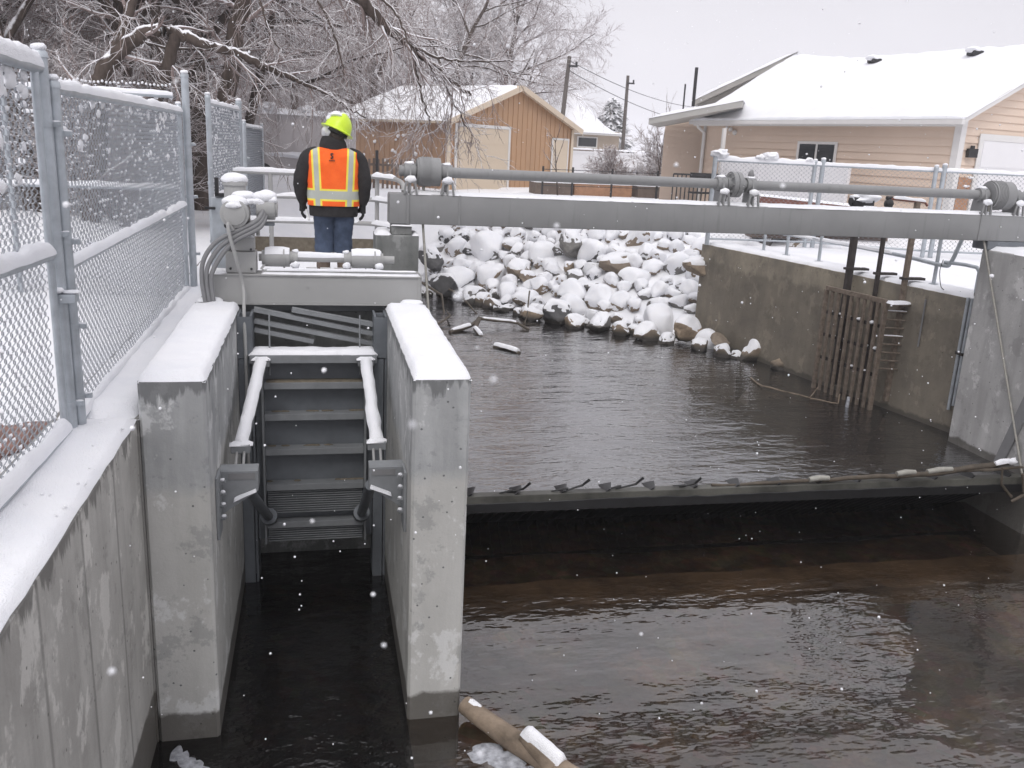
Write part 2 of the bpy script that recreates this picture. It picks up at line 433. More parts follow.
def ground_z(x, y):
    if in_poly(x, y, WATER): return -3.6
    t = top_z(x, y)
    if y > 12.6 and not (x > wall_x(y)+.28 and y < 16.6) and -1.3 < x:
        q = -2.34+.55*d_shore(x, y)+.09*noise.noise(Vector((x*1.3, y*1.3, 3)))
        return min(t, q) if q > -2.16 else -3.6
    return t
def lines(segs):
    out = []
    for a, b, st in segs:
        n = max(1, round((b-a)/st)); out += [a+(b-a)*i/n for i in range(n)]
    return out+[segs[-1][1]]
gx = lines([(-700, -100, 150), (-100, -20, 8), (-20, -4, 1), (-4, -1.6, .3), (-1.6, 10, .2), (10, 16, .6), (16, 40, 3), (40, 120, 12), (120, 800, 170)])
gy = lines([(-30, -4, 4), (-4, 8.6, .6), (8.6, 25, .2), (25, 40, 1.2), (40, 120, 8), (120, 900, 130)])
mb = MB()
mb.v = [(x, y, ground_z(x, y)) for x in gx for y in gy]
ny = len(gy)
mb.f = [(i*ny+j, (i+1)*ny+j, (i+1)*ny+j+1, i*ny+j+1) for i in range(len(gx)-1) for j in range(ny-1)]
mb.m = [0]*len(mb.f)
setp(obj('snow_ground', mb, 'snow', smooth=80), kind='structure')

def mat_bed():
    m, nt, b, o = new_mat('river_gravel')
    v = coords(nt)
    vo = N(nt, 'ShaderNodeTexVoronoi'); vo.inputs['Scale'].default_value = 7; nt.links.new(v, vo.inputs['Vector'])
    c = ramp(nt, noise_tex(nt, v, .9, 6, .7), [(.38, (.055, .043, .033)), (.50, (.125, .095, .07)), (.62, (.30, .23, .16))])
    c = mixc(nt, .35, c, mixc(nt, 1.0, c, vo.outputs['Color'], 'MULTIPLY'))
    nt.links.new(c, b.inputs['Base Color']); b.inputs['Roughness'].default_value = .9
    bump(nt, b, vo.outputs['Distance'], .4, .05)
    return m
M['bed'] = mat_bed()
mb = MB()
bx = lines([(-1.5, 9.5, .25)]); by = lines([(-8, 9.4, .25)])
mb.v = [(x, y, -3.10+.09*nz((x, y, 0), .8, 2)+.16*math.exp(-((y-7.9)/.45)**2)*(1 if x > 1.2 else .3)) for x in bx for y in by]
mb.f = [(i*len(by)+j, (i+1)*len(by)+j, (i+1)*len(by)+j+1, i*len(by)+j+1) for i in range(len(bx)-1) for j in range(len(by)-1)]; mb.m = [0]*len(mb.f)
setp(obj('river_bed', mb, 'bed', smooth=80), kind='structure')
M['apron'] = mat_plain('silted_apron', (.15, .115, .08), .9, 0, .75, 1.6, .6)
t = thing('weir_apron', 'brown silted concrete apron ledge under the water below the weir lip', 'ledge', (4.7, 8.0, -3.2))
mb = MB(); n_ = 60
for i in range(n_+1):
    x = 1.06+7.4*i/n_; w = .07*nz((x, 0, 0), 2.1, 4)
    mb.v += [(x, 7.62+w, -3.15), (x, 7.70+w, -2.83+.03*nz((x, 3, 0), 3, 2)), (x, 8.22+.8*w, -2.80), (x, 8.3, -3.1)]
mb.f = [(i*4+j, i*4+j+1, i*4+4+j+1, i*4+4+j) for i in range(n_) for j in range(3)]; mb.m = [0]*len(mb.f)
obj('ledge_body', mb, 'apron', t, 60)
mb = MB().add([(-1.5, 9.4, -3.05), (9.6, 9.4, -3.05), (9.6, 26, -2.7), (-1.5, 26, -2.7)], [(0, 1, 2, 3)])
setp(obj('pond_bed', mb, 'bed'), kind='structure')

M['water_up'] = mat_water('upper_water', (.36, .31, .26), (1.0, 2.4, 1), 3.2, 1.0, .05, .26, (.06, .062, .07), .055, 2.2, .55)
M['water_dn'] = mat_water('lower_water', (.52, .46, .40), (1.0, 2.0, 1), 2.2, .8, .04, .05, (.04, .036, .034), .04, 2.5, .75)
M['water_ch'] = mat_water('chute_water', (.20, .18, .17), (1.0, 1.5, 1), 4.2, .9, .05, .12, (.03, .029, .03), .03, 3)
mb = MB().add([(1.0, 8.70, -2.03), (9.4, 8.70, -2.03), (9.4, 23, -2.03), (1.0, 23, -2.03)], [(0, 1, 2, 3)])
mb.add([(-.8, 8.62, -2.03), (1.0, 8.62, -2.03), (1.0, 14, -2.03), (-.8, 14, -2.03)], [(0, 1, 2, 3)])
setp(obj('river_water', mb, 'water_up', fixn=False), kind='structure')
mb = MB().add([(.64, -6, -2.72), (9.0, -6, -2.72), (9.0, 9.6, -2.72), (.64, 9.6, -2.72)], [(0, 1, 2, 3)])
setp(obj('stilling_pool_water', mb, 'water_dn', fixn=False), kind='structure')
mb = MB().add([(-1.3, -6, -2.72), (.64, -6, -2.72), (.64, 9.2, -2.72), (-1.3, 9.2, -2.72)], [(0, 1, 2, 3)])
setp(obj('chute_water', mb, 'water_ch', fixn=False), kind='structure')

# ------------------------------------------------------------------ concrete
t = thing('retaining_wall', 'long weathered concrete wall with a snowy ledge under the nearest chain link fence', 'wall', (-1.4, 2, -3.4))
mb = MB().prism([(-1.18, -5, -3.5), (-1.18, 5.978, -3.5), (-1.18, 5.978, -.275), (-1.205, 5.978, -.25), (-1.70, 5.978, -.25), (-1.70, 5.978, -3.5)][0:1]+[(-1.18, -5, -.275), (-1.205, -5, -.25), (-1.70, -5, -.25), (-1.70, -5, -3.5)], (0, 10.978, 0))
obj('wall_body', mb, 'conc_wall', t)
mb = MB(); snow_slab(mb, (-1.66, -3, -.25), (-1.19, -3, -.25), (-1.19, 5.99, -.25), (-1.66, 5.99, -.25), .05, .05, .012, .04, .010, 3)
rnd = random.Random(12)
for i in range(45):
    y = rnd.uniform(2.5, 5.95); x = -1.19-.46*rnd.random()**1.6; mb.ball((x, y, -.25+.05), rnd.uniform(.004, .012), 2, (1, 1.2, .7), .5, 0, i)
obj('snow_cap', mb, 'snow', t, 60)

def pier(x0, x1, label, seed):
    t = thing('concrete_pier', label, 'pier', ((x0+x1)/2, 7.4, -3.4))
    c = .02; y0, y1 = 5.98, 8.98
    poly = [(x0+c, y0), (x1-c, y0), (x1, y0+c), (x1, y1), (x0, y1), (x0, y0+c)]
    mb = MB().prism([(x, y, -3.5) for x, y in poly], (0, 0, 3.5))
    obj('pier_body', mb, 'conc', t, 20)
    mb = MB(); snow_slab(mb, (x0+.01, y0+.01, 0), (x1-.005, y0+.01, 0), (x1-.005, 8.72, 0), (x0+.01, 8.72, 0), .06, .04, .008, .035, .007, seed)
    obj('snow_cap', mb, 'snow', t, 60)
pier(-1.165, -.74, 'snow topped concrete pier beside the fence, with tan lower face', 11)
pier(.64, 1.05, 'snow topped smooth grey concrete pier between the chute and the river', 12)

# joint of the left pier with the bank behind
t = thing('upper_retaining_wall', 'low snowy concrete kerb wall running on under the fence behind the near pier', 'wall', (-1.45, 9, -1))
obj('wall_body', MB().box((-1.70, 5.982, -3.4), (-1.168, 15.5, -.25)), 'conc_wall', t)
mb = MB(); snow_slab(mb, (-1.66, 5.99, -.25), (-1.17, 5.99, -.25), (-1.17, 15.4, -.25), (-1.66, 15.4, -.25), .07, .07, .01, .07, .02, 5)
obj('snow_cap', mb, 'snow', t, 60)

t = thing('abutment_wall', 'tall pale concrete abutment under the far end of the hoist beam', 'wall', (9.0, 7, -3.4))
mb = MB().box((8.45, 8.57, -3.5), (9.9, 10.12, .60))
obj('wall_body', mb, 'conc_pillar', t, 20, .02)
mb = MB().prism([(8.447, 9.22, -2.05), (8.447, 9.08, -2.05), (8.447, 8.62, -.62), (8.447, 8.80, -.62)], (-.03, 0, 0))
obj('seal_plate', mb, 'conduit', t)
mb = MB(); snow_slab(mb, (8.47, 8.6, .6), (9.85, 8.6, .6), (9.85, 10.1, .6), (8.47, 10.1, .6), .05, .08)
obj('snow_cap', mb, 'snow', t, 60)

t = thing('downstream_wall', 'plain concrete side wall of the lower pool running on from the abutment', 'wall', (9.1, 2, -3.4))
obj('wall_body', MB().box((8.76, -12, -3.5), (9.6, 8.565, -.16)), 'conc_pillar', t, 20)
m = MB(); snow_slab(m, (8.78, -6, -.16), (9.58, -6, -.16), (9.58, 8.56, -.16), (8.78, 8.56, -.16), .05, .08); obj('snow_cap', m, 'snow', t, 60)

t = thing('bank_wall', 'stained old concrete wall along the far bank beside the rusty trash rack', 'wall', (wall_x(13), 13, -3.4))
ya, yb = 16.9, 9.0; xa, xb = wall_x(ya), wall_x(yb)
mb = MB().prism([(xa, ya, -3.5), (xb, yb, -3.5), (xb+.55, yb, -3.5), (xa+.55, ya, -3.5)], (0, 0, 3.38))
obj('wall_body', mb, 'conc_old', t, 20)
mb = MB(); snow_slab(mb, (xa+.03, ya, -.12), (xb+.03, yb, -.12), (xb+.6, yb, -.12), (xa+.6, ya, -.12), .06, .06, .0, .1, .05, 8)
obj('snow_cap', mb, 'snow', t, 60)

t = thing('beam_support_block', 'dark damp concrete block carrying the near end of the hoist beam', 'block', (.86, 10.2, -1))
obj('block_body', MB().box((.62, 9.98, -3.3), (1.10, 10.42, .595)), 'conc_dark', t, 20, .015)
obj('bearing_pad', MB().box((.80, 10.0, .597), (1.02, 10.3, .70)), 'conc_dark', t, 20, .008)
mb = MB(); snow_slab(mb, (.63, 9.99, .595), (.79, 9.99, .595), (.79, 10.4, .595), (.63, 10.4, .595), .05, .04)
snow_slab(mb, (.79, 9.985, .70), (1.02, 9.985, .70), (1.02, 10.0, .70), (.79, 10.0, .70), .02, .03)
snow_slab(mb, (1.03, 9.99, .595), (1.095, 9.99, .595), (1.095, 10.4, .595), (1.03, 10.4, .595), .03, .04)
obj('snow_cap', mb, 'snow', t, 60)

# ------------------------------------------------------------------ weir gate and hoist beam
t = thing('weir_gate', 'long dark overshot weir gate leaf holding back the river', 'weir gate', (4.7, 9.4, -3.2))
x0, x1 = 1.06, 8.44
mb = MB().prism([(x0, 8.62, -1.985), (x0, 8.62, -2.17), (x0, 8.74, -2.19), (x0, 8.78, -2.00)], (x1-x0, 0, 0))
obj('lip', mb, 'weir', t, 20, .008)
mb = MB().add([], [])
n_ = 90
for i in range(n_+1):      # wet dark growth along the lower half of the lip
    x = x0+.005+(x1-x0-.01)*i/n_; z = -2.065+.022*nz((x, 0, 0), 1.3, 2)+.012*nz((x, 0, 0), 6, 3)
    mb.v += [(x, 8.612, -2.172), (x, 8.612, z), (x, 8.6185, z+.006)]
mb.f = [(i*3+j, i*3+j+1, i*3+4+j, i*3+3+j) for i in range(n_) for j in range(2)]; mb.m = [0]*len(mb.f)
obj('wet_growth', mb, 'weir_dk', t, 0)
mb = MB().prism([(x0, 8.78, -2.045), (x0, 10.3, -2.95), (x0, 10.3, -3.02), (x0, 8.73, -2.12)], (x1-x0, 0, 0))
obj('leaf_plate', mb, 'weir_dk', t)
mb = MB()
for i in range(62):
    x = x0+.06+i*(x1-x0-.1)/61
    mb.prism([(x, 8.90, -2.16), (x, 10.28, -3.03), (x, 10.28, -3.16), (x, 8.94, -2.24)], (.012, 0, 0))
obj('leaf_rib', mb, 'weir_dk', t)
obj('sill', MB().box((x0, 10.31, -3.5), (x1, 10.9, -2.5)), 'conc_dark', t)
random.seed(3)
mb = MB()
for i in range(14):
    x = 1.5+i*.51
    if x > 8.2: break
    m1 = MB().prism([(x, 8.64, -2.0), (x, 8.88, -2.0), (x+.11, 8.83, -1.955), (x+.05, 8.64, -1.962)], (.025, 0, 0))
    obj('flow_splitter', m1, 'weir_dk', t)
mb = MB().box((1.06, 8.607, -2.17), (1.20, 8.62, -2.09)); obj('edge_patch', mb, 'silt', t)

def twig(mb, pts, r0, r1, n=6, wob=.02, seed=0, sub=5):
    """a crooked stick through pts"""
    P = [Vector(p) for p in pts]; out = []
    for a, b in zip(P, P[1:]):
        for k in range(sub): out.append(a.lerp(b, k/sub))
    out.append(P[-1]); L = len(out)-1
    out = [p+Vector((nz(p, 3, seed), nz(p, 3, seed+1), nz(p, 3, seed+2)))*wob for p in out]
    return mb.tube(out, [r0+(r1-r0)*i/L for i in range(L+1)], n)

t = thing('driftwood_branch', 'long pale peeling branch caught along the weir lip near the abutment', 'driftwood', (7, 8.6, -1.95))
mb = MB(); twig(mb, [(4.3, 8.70, -1.985), (5.4, 8.68, -1.965), (6.6, 8.66, -1.935), (7.5, 8.64, -1.88), (8.15, 8.62, -1.79)], .018, .042, 7, .03, 2, 6)
twig(mb, [(7.5, 8.64, -1.88), (7.85, 8.58, -1.85), (8.3, 8.6, -1.87)], .026, .016, 6, .03, 4)
twig(mb, [(7.98, 8.56, -1.82), (8.02, 8.56, -2.05), (8.2, 8.56, -2.2)], .012, .02, 6, .03, 5)
twig(mb, [(8.25, 8.54, -1.93), (8.30, 8.52, -2.16), (8.14, 8.52, -2.24)], .03, .02, 6, .03, 6)
obj('stem', mb, 'wood_dk', t, 60)
for a, b in (((6.62, 8.645, -1.90), (6.86, 8.645, -1.885)), ((7.02, 8.64, -1.885), (7.35, 8.64, -1.86)), ((5.5, 8.665, -1.94), (5.75, 8.665, -1.93))):
    mb = MB().tube([a, Vector(a).lerp(Vector(b), .5)+Vector((0, 0, .012)), b], [.032, .036, .03], 7); obj('peeled_bark', mb, 'rope', t, 60)
mb = MB().ball((8.12, 8.60, -1.765), .05, 2, (1.5, .9, .8), .5); snow_pipe(mb, (7.9, 8.60, -1.81), (8.12, 8.6, -1.775), .03, .03)
obj('snow_cap', mb, 'snow', t, 60)
for i, (x, l, lab) in enumerate([(2.08, .22, 'short dark stick snagged on the weir lip nearest the smooth pier'), (2.72, .27, 'forked dark stick snagged on the weir lip, second along from the smooth pier'), (3.33, .26, 'dark stick snagged on the weir lip, third along from the smooth pier'), (4.05, .20, 'dark stick snagged on the middle of the weir lip')]):
    mb = MB(); twig(mb, [(x-l*.6, 8.72, -1.985), (x+l*.3, 8.70, -1.94), (x+l*.6, 8.68, -1.87)], .009, .017, 6, .03, i)
    twig(mb, [(x-l, 8.72, -1.99), (x-l*.3, 8.70, -1.96)], .008, .014, 5, .03, i+20)
    setp(obj('snagged_stick', mb, 'weir_dk', None, 60), lab, 'stick', 'sticks snagged on the weir lip')

t = thing('hoist_beam', 'long grey steel beam spanning the river with a drive shaft on top', 'beam', (.8, 10.1, .7))
bx0, bx1 = .77, 9.6; bz0, bz1 = .715, 1.045
mb = MB().box((bx0, 10.0, bz0), (bx1, 10.28, bz1))
obj('girder', mb, 'paint', t, 30, .012)
mb = MB().box((.955, 9.985, bz0-.003), (.985, 9.999, bz1+.003)).box((1.535, 9.993, bz0), (1.56, 9.999, bz1)).box((8.25, 9.993, bz0), (8.275, 9.999, bz1))
obj('stiffener', mb, 'paint', t, 20, .002)
mb = MB(); snow_slab(mb, (1.0, 10.0, bz1), (bx1, 10.0, bz1), (bx1, 10.28, bz1), (1.0, 10.28, bz1), .032, .08, .004, .03, .012, 21)
obj('snow_cap', mb, 'snow', t, 60)
sy, sz = 10.14, 1.285
mb = MB().cyl((.88, sy, sz), (9.2, sy, sz), .058, n=20)
obj('drive_shaft', mb, 'paint', t, 40)
def bearing(x, big=False):
    b = MB()
    b.prism([(x, sy-.15, bz1), (x, sy-.13, sz-.09), (x, sy-.07, sz+.06), (x, sy, sz+.085), (x, sy+.07, sz+.06), (x, sy+.13, sz-.09), (x, sy+.15, bz1)], (.018, 0, 0))
    b.prism([(x-.07, sy-.135, bz1), (x-.05, sy-.135, sz-.10), (x+.068, sy-.135, sz-.10), (x+.088, sy-.135, bz1), (x+.065, sy-.135, bz1), (x+.05, sy-.135, sz-.125), (x-.03, sy-.135, sz-.125), (x-.047, sy-.135, bz1)], (0, -.02, 0))
    b.cyl((x-.05, sy, sz), (x+.07, sy, sz), .085, n=18)
    b.cyl((x-.05, sy-.12, bz1+.005), (x-.05, sy-.12, bz1+.03), .02, n=8)
    o = obj('bearing', b, 'paint', t, 30)
    m = MB().ball((x+.01, sy-.14, sz-.085), .05, 2, (1.3, .7, .8), .4, 0, int(x*7)).ball((x+.01, sy, sz+.085), .05, 2, (1.2, 1, .45), .4)
    obj('snow_cap', m, 'snow', o, 60)
for x in (.99, 1.40, 4.70, 5.08, 8.30, 8.78): bearing(x)
def drum(x0, x1, r):
    b = MB().cyl((x0, sy, sz), (x1, sy, sz), r, n=28)
    for i in range(6): 
        xx = x0+.03+(x1-x0)*.08*i
        b.cyl((xx, sy, sz), (xx+.012, sy, sz), r+.007, n=28)
    b.cyl((x0-.02, sy, sz), (x0, sy, sz), r*.9, n=28)
    return obj('winding_drum', b, 'paint', t, 40)
drum(1.095, 1.335, .155); drum(8.42, 8.70, .178)
b = MB().cyl((4.83, sy, sz), (4.885, sy, sz), .15, n=24).cyl((4.892, sy, sz), (4.945, sy, sz), .15, n=24).cyl((4.78, sy, sz), (4.83, sy, sz), .08, n=16).cyl((4.945, sy, sz), (5.0, sy, sz), .08, n=16)
for k in range(8):
    q = 2*PI*k/8; b.cyl((4.81, sy+.115*math.cos(q), sz+.115*math.sin(q)), (4.965, sy+.115*math.cos(q), sz+.115*math.sin(q)), .014, n=6)
obj('flange_coupling', b, 'paint', t, 40)
b = MB().ball((5.09, sy, sz+.12), .045, 2, (.8, .8, 1.4), .3); obj('snow_knob', b, 'conduit', t, 60)
b = MB().box((.765, 10.06, bz0+.01), (.769, 10.24, bz1-.02)); obj('end_plate', b, 'paint', t)
b = MB().box((8.42, 10.0, .60), (9.4, 10.28, .712)); obj('bearing_plate', b, 'gate', t, 20, .006)
b = MB().cyl((9.0, sy, sz), (9.15, sy, sz), .10, n=20); obj('gear_head', b, 'paint', t, 40)

def rope(label, pts, r=.011):
    mb = MB().tube(pts, r, 8); return setp(obj('hoist_cable', mb, 'rope', None, 60), label, 'cable', 'hoist cables of the weir gate')
rope('steel hoist cable hanging from the drum beside the damp concrete block', [(1.16, 10.14, 1.2), (1.155, 10.12, .72), (1.24, 8.72, -2.0)], .014)
rope('steel hoist cable hanging past the pale abutment', [(8.40, 10.08, 1.2), (8.40, 10.06, .72), (8.42, 8.72, -1.98)], .014)
mb = MB().cyl((1.155, 9.985, .69), (1.155, 9.985, .715), .03, n=10)

# sticks and debris on the upper water
def stick(name, label, polys, mats='wood_dk', snow=None, group=None):
    t = thing(name, label, 'branch', polys[0][0][0], group); mb = MB()
    for i, (pts, r0, r1) in enumerate(polys): twig(mb, pts, r0, r1, 6, .03, i+len(label))
    obj('stem', mb, mats, t, 60)
    if snow:
        m = MB(); [snow_pipe(m, a, b, r, .02, .05, i) for i, (a, b, r) in enumerate(snow)]
        obj('snow_cap', m, 'snow', t, 60)
stick('fallen_branch', 'forked snowy branch lying in the water beside the smooth pier', [
    ([(2.55, 17.2, -2.03), (3.0, 17.5, -1.95), (3.25, 17.85, -1.88), (4.05, 17.7, -1.93), (4.2, 17.45, -2.02)], .05, .025),
    ([(3.25, 17.85, -1.88), (3.05, 17.3, -1.96), (3.15, 16.8, -2.05)], .05, .03), ([(2.3, 17.6, -2.0), (2.7, 18.3, -1.9), (2.75, 19.2, -1.95)], .03, .012)],
    snow=[((3.3, 17.85, -1.87), (4.0, 17.72, -1.92), .03), ((2.6, 17.25, -2.0), (3.0, 17.5, -1.94), .04), ((3.07, 17.3, -1.95), (3.13, 16.9, -2.02), .04)])
stick('floating_stick', 'short snowy log end floating alone in the upper water', [([(3.20, 15.95, -2.03), (3.38, 15.75, -1.99), (3.56, 15.4, -2.03)], .055, .045)], 'wood_dk', [((3.22, 15.93, -2.0), (3.54, 15.42, -2.0), .05)])
stick('fallen_branch', 'thin bare branches dipping from the dark rocks behind the smooth pier', [
    ([(2.4, 20.9, -1.6), (2.75, 20.0, -1.75), (2.7, 19.2, -2.05)], .035, .02), ([(3.0, 20.6, -1.7), (3.3, 19.8, -1.85), (3.45, 19.2, -2.05)], .03, .015), ([(4.6, 19.2, -1.5), (4.45, 18.6, -1.8), (4.3, 18.2, -2.05)], .018, .012)])
stick('fallen_branch', 'curved thin twig floating in dark water before the trash rack', [([(7.2, 13.5, -2.02), (7.1, 12.9, -2.0), (7.5, 12.1, -1.97), (7.75, 12.3, -1.85)], .014, .008), ([(7.5, 12.1, -1.97), (7.8, 11.8, -1.98), (8.02, 12.1, -1.93)], .012, .008)], 'wood')
mb = MB(); twig(mb, [(7.93, 11.75, -2.05), (7.94, 11.75, -1.86)], .03, .025); setp(obj('birch_stub', mb, 'snow_wet', None, 60), 'pale stub of wood standing in water by the trash rack foot', 'stick')

t = thing('fallen_log', 'thick tan driftwood log with a stub, lying at the foot of the smooth pier', 'log', (1.4, 5.5, -2.66))
mb = MB(); twig(mb, [(1.08, 5.95, -2.61), (1.27, 5.69, -2.64), (1.42, 5.50, -2.67), (1.58, 5.30, -2.68), (1.85, 4.95, -2.70), (2.2, 4.5, -2.74)], .072, .105, 14, .018, 3, 6)
twig(mb, [(1.62, 5.22, -2.68), (1.50, 5.40, -2.60), (1.45, 5.47, -2.565)], .085, .06, 12, .01, 8, 4)
obj('trunk', mb, 'wood', t, 60)
mb = MB(); snow_pipe(mb, (1.445, 5.475, -2.565), (1.66, 5.2, -2.655), .062, .035, .03, 4, 0, 60)
snow_pipe(mb, (1.10, 5.93, -2.612), (1.19, 5.80, -2.628), .068, .012, .03, 5, 0, 45)
obj('snow_cap', mb, 'snow', t, 60)
mb = MB()
for i in range(7): mb.ball((1.22+.09*i+random.uniform(-.05, .05), 5.50-.11*i+random.uniform(-.07, .07), -2.725), .11, 3, (1.3, 1, .12), .45, 0, i)
setp(obj('ice_slush', mb, 'snow_wet', None, 60), 'grey white ice slush against the driftwood log', 'ice', None, 'stuff')
mb = MB()
for i in range(5): mb.ball((-1.02+.05*i, 5.82-.06*i, -2.722), .06, 2, (.8, 1.6, .08), .5, 0, i)
setp(obj('foam', mb, 'snow_wet', None, 60), 'pale foam streak at the foot of the fence side pier', 'foam', None, 'stuff')

# ------------------------------------------------------------------ sluice gate between the piers
t = thing('sluice_gate', 'dark grey ribbed sluice gate leaf in its frame between the two piers', 'sluice gate', (-.05, 8.5, -2.8))
for x0, x1 in ((-.738, -.605), (.515, .638)):
    mb = MB()
    mb.box((x0, 8.40, -3.3), (x0+.02, 8.74, -.02)).box((x1-.02, 8.40, -3.3), (x1, 8.74, -.02)).box((x0+.02, 8.58, -3.3), (x1-.02, 8.60, -.02))
    mb.box((x0, 8.385, -.42), (x1, 8.40, -.03)).box((x0+.005, 8.39, -3.2), (x1-.03, 8.399, -.43))
    obj('guide_channel', mb, 'gate', t, 20)
mb = MB()
for a, b in (((-.60, 8.66, -.005), (.52, 8.66, -.235)), ((-.60, 8.66, -.115), (.52, 8.66, -.335)), ((-.60, 8.66, -.20), (-.05, 8.66, -.315)), ((-.25, 8.66, -.005), (.52, 8.66, -.145))):
    mb.obox(a, b, .07, .042)
obj('bracing', mb, 'gate_lt', t, 20)
for x in (-.455, .385): obj('lifting_rod', MB().cyl((x, 8.52, -.03), (x, 8.45, -.6), .008, n=8), 'gate_lt', t)
lt = obj('skin_plate', MB().box((-.60, 8.50, -2.30), (.51, 8.515, -.40)), 'gate', t, 20)
mb = MB().box((-.63, 8.32, -.455), (.54, 8.50, -.375)); top = obj('top_beam', mb, 'gate_lt', t, 20, .006)
m = MB(); snow_slab(m, (-.63, 8.33, -.375), (.54, 8.33, -.375), (.54, 8.56, -.375), (-.63, 8.56, -.375), .035, .04, .006, .03, .008, 31)
obj('snow_cap', m, 'snow', top, 60)
for x in (-.535, .425): obj('edge_flange', MB().box((x, 8.36, -2.30), (x+.02, 8.499, -.458)), 'gate_lt', t, 20)
random.seed(11)
for i, z in enumerate((-.655, -.965, -1.315, -1.68, -2.075)):
    b = MB().box((-.512, 8.37, z-.065), (.422, 8.499, z)); s = obj('stiffener', b, 'gate_lt', t, 20, .004)
    m = MB()
    if i < 1: snow_slab(m, (-.50, 8.375, z), (.42, 8.375, z), (.42, 8.498, z), (-.50, 8.498, z), .010, .03, 0, .02, .01, i)
    elif i < 4:
        for k in range(9):
            x = random.uniform(-.48, .38); m.ball((x, 8.46, z+.004), .022, 2, (random.uniform(.8, 2.6), .8, .35), .7, 0, k+i*10)
    if m.v: obj('silt', m, 'silt', s, 60)
def grating(z0, z1, nm):
    b = MB()
    n = int((z1-z0)/.024)
    for k in range(n): 
        z = z0+.012+k*.024; b.box((-.50, 8.40, z), (.41, 8.425, z+.009))
    for k in range(8): x = -.48+k*.125; b.box((x, 8.426, z0), (x+.008, 8.44, z1))
    obj(nm, b, 'gate_lt', t, 20)
grating(-2.0, -1.75, 'grating'); grating(-2.30, -2.14, 'grating')

def strut(sgn, xa, xb, label, xw):
    t = thing('gate_strut', label, 'strut', (xb, 6.9, -.8), 'snowy struts propping the gate leaf')
    A, B = Vector((xa, 8.30, -.455)), Vector((xb, 6.98, -.83))
    mb = MB().obox(A, B, .085, .085); obj('strut_tube', mb, 'gate_lt', t, 20, .006)
    m = MB(); d = (B-A).normalized(); upv = Vector((0, 0, 1)); sd = d.cross(upv).normalized(); u2 = sd.cross(d)
    q = [A+u2*.043+sd*.05, A+u2*.043-sd*.05, B+u2*.043-sd*.05, B+u2*.043+sd*.05]
    snow_slab(m, *q, .045, .035, .004, .035, .012, 41+sgn); obj('snow_cap', m, 'snow', t, 60)
    for P in (A, B):
        b = MB().box((P.x-.075, P.y-.03, P.z-.02), (P.x+.075, P.y+.05, P.z+.05)); o = obj('end_plate', b, 'gate_lt', t, 20, .004)
        m = MB(); snow_slab(m, (P.x-.075, P.y-.03, P.z+.05), (P.x+.075, P.y-.03, P.z+.05), (P.x+.075, P.y+.05, P.z+.05), (P.x-.075, P.y+.05, P.z+.05), .02, .03); obj('snow_cap', m, 'snow', o, 60)
    for dx in (-.028, .028): obj('tie_rod', MB().cyl((xb+dx, 6.96, -.84), (xb+dx+sgn*.012, 6.60, -.90), .011, n=8), 'paint_lt', t)
    mb = MB().cyl((xb+sgn*.06, 6.72, -1.06), (xa+sgn*.04, 8.28, -1.98), .045, n=14).cyl((xa+sgn*.04, 8.20, -1.93), (xa+sgn*.04, 8.36, -2.02), .08, n=12)
    obj('lower_strut', mb, 'gate', t, 40)
strut(1, -.525, -.615, 'snow covered strut on the fence side of the gate leaf', -.74)
strut(-1, .435, .455, 'snow covered strut on the river side of the gate leaf', .64)

def bracket(xw, xe, label):
    s = 1 if xe > xw else -1
    t = thing('wall_bracket', label, 'bracket', (xw, 6.5, -.9), 'bolted strut brackets on the piers')
    xw += s*.002
    mb = MB().prism([(xw, 6.50, -.83), (xe, 6.50, -.83), (xe, 6.50, -.99), (xw+s*.02, 6.50, -1.17), (xw, 6.50, -1.17)], (0, .025, 0))
    mb.box((min(xw, xe), 6.526, -.86), (max(xw, xe), 6.66, -.83)).box((min(xe, xe-s*.02), 6.527, -.99), (max(xe, xe-s*.02), 6.66, -.862))
    obj('gusset', mb, 'gate_lt', t, 20, .003)
    obj('wall_plate', MB().box((min(xw, xw+s*.02), 6.28, -1.28), (max(xw, xw+s*.02), 6.498, -.80)), 'gate_lt', t, 20, .003)
    for k in range(4):
        z = -.87-.095*k; p = (xw+s*.02, 6.40, z)
        b = MB().cyl(p, (p[0]+s*.025, p[1], z), .02, n=6).cyl((p[0]+s*.025, p[1], z), (p[0]+s*.04, p[1], z), .01, n=8)
        o = obj('bolt', b, 'gate_lt', t)
        m = MB().ball((p[0]+s*.02, p[1]-.004, z+.018), .018, 2, (1, 1, .6), .3, 0, k); obj('snow_cap', m, 'snow', o, 60)
    m = MB(); snow_slab(m, (xw+s*.1, 6.47, -1.06), (xe-s*.01, 6.47, -.985), (xe-s*.01, 6.50, -.985), (xw+s*.1, 6.50, -1.06), .03, .02, 0, .02, .01, 3)
    obj('snow_cap', m, 'snow', t, 60)
    m = MB().box((min(xw+s*.07, xe-s*.02), 6.494, -.895), (max(xw+s*.07, xe-s*.02), 6.499, -.845)); obj('shim_plate', m, 'conduit', t)
bracket(-.74, -.455, 'bolted steel bracket on the fence side pier'); bracket(.64, .37, 'bolted steel bracket on the river side pier')

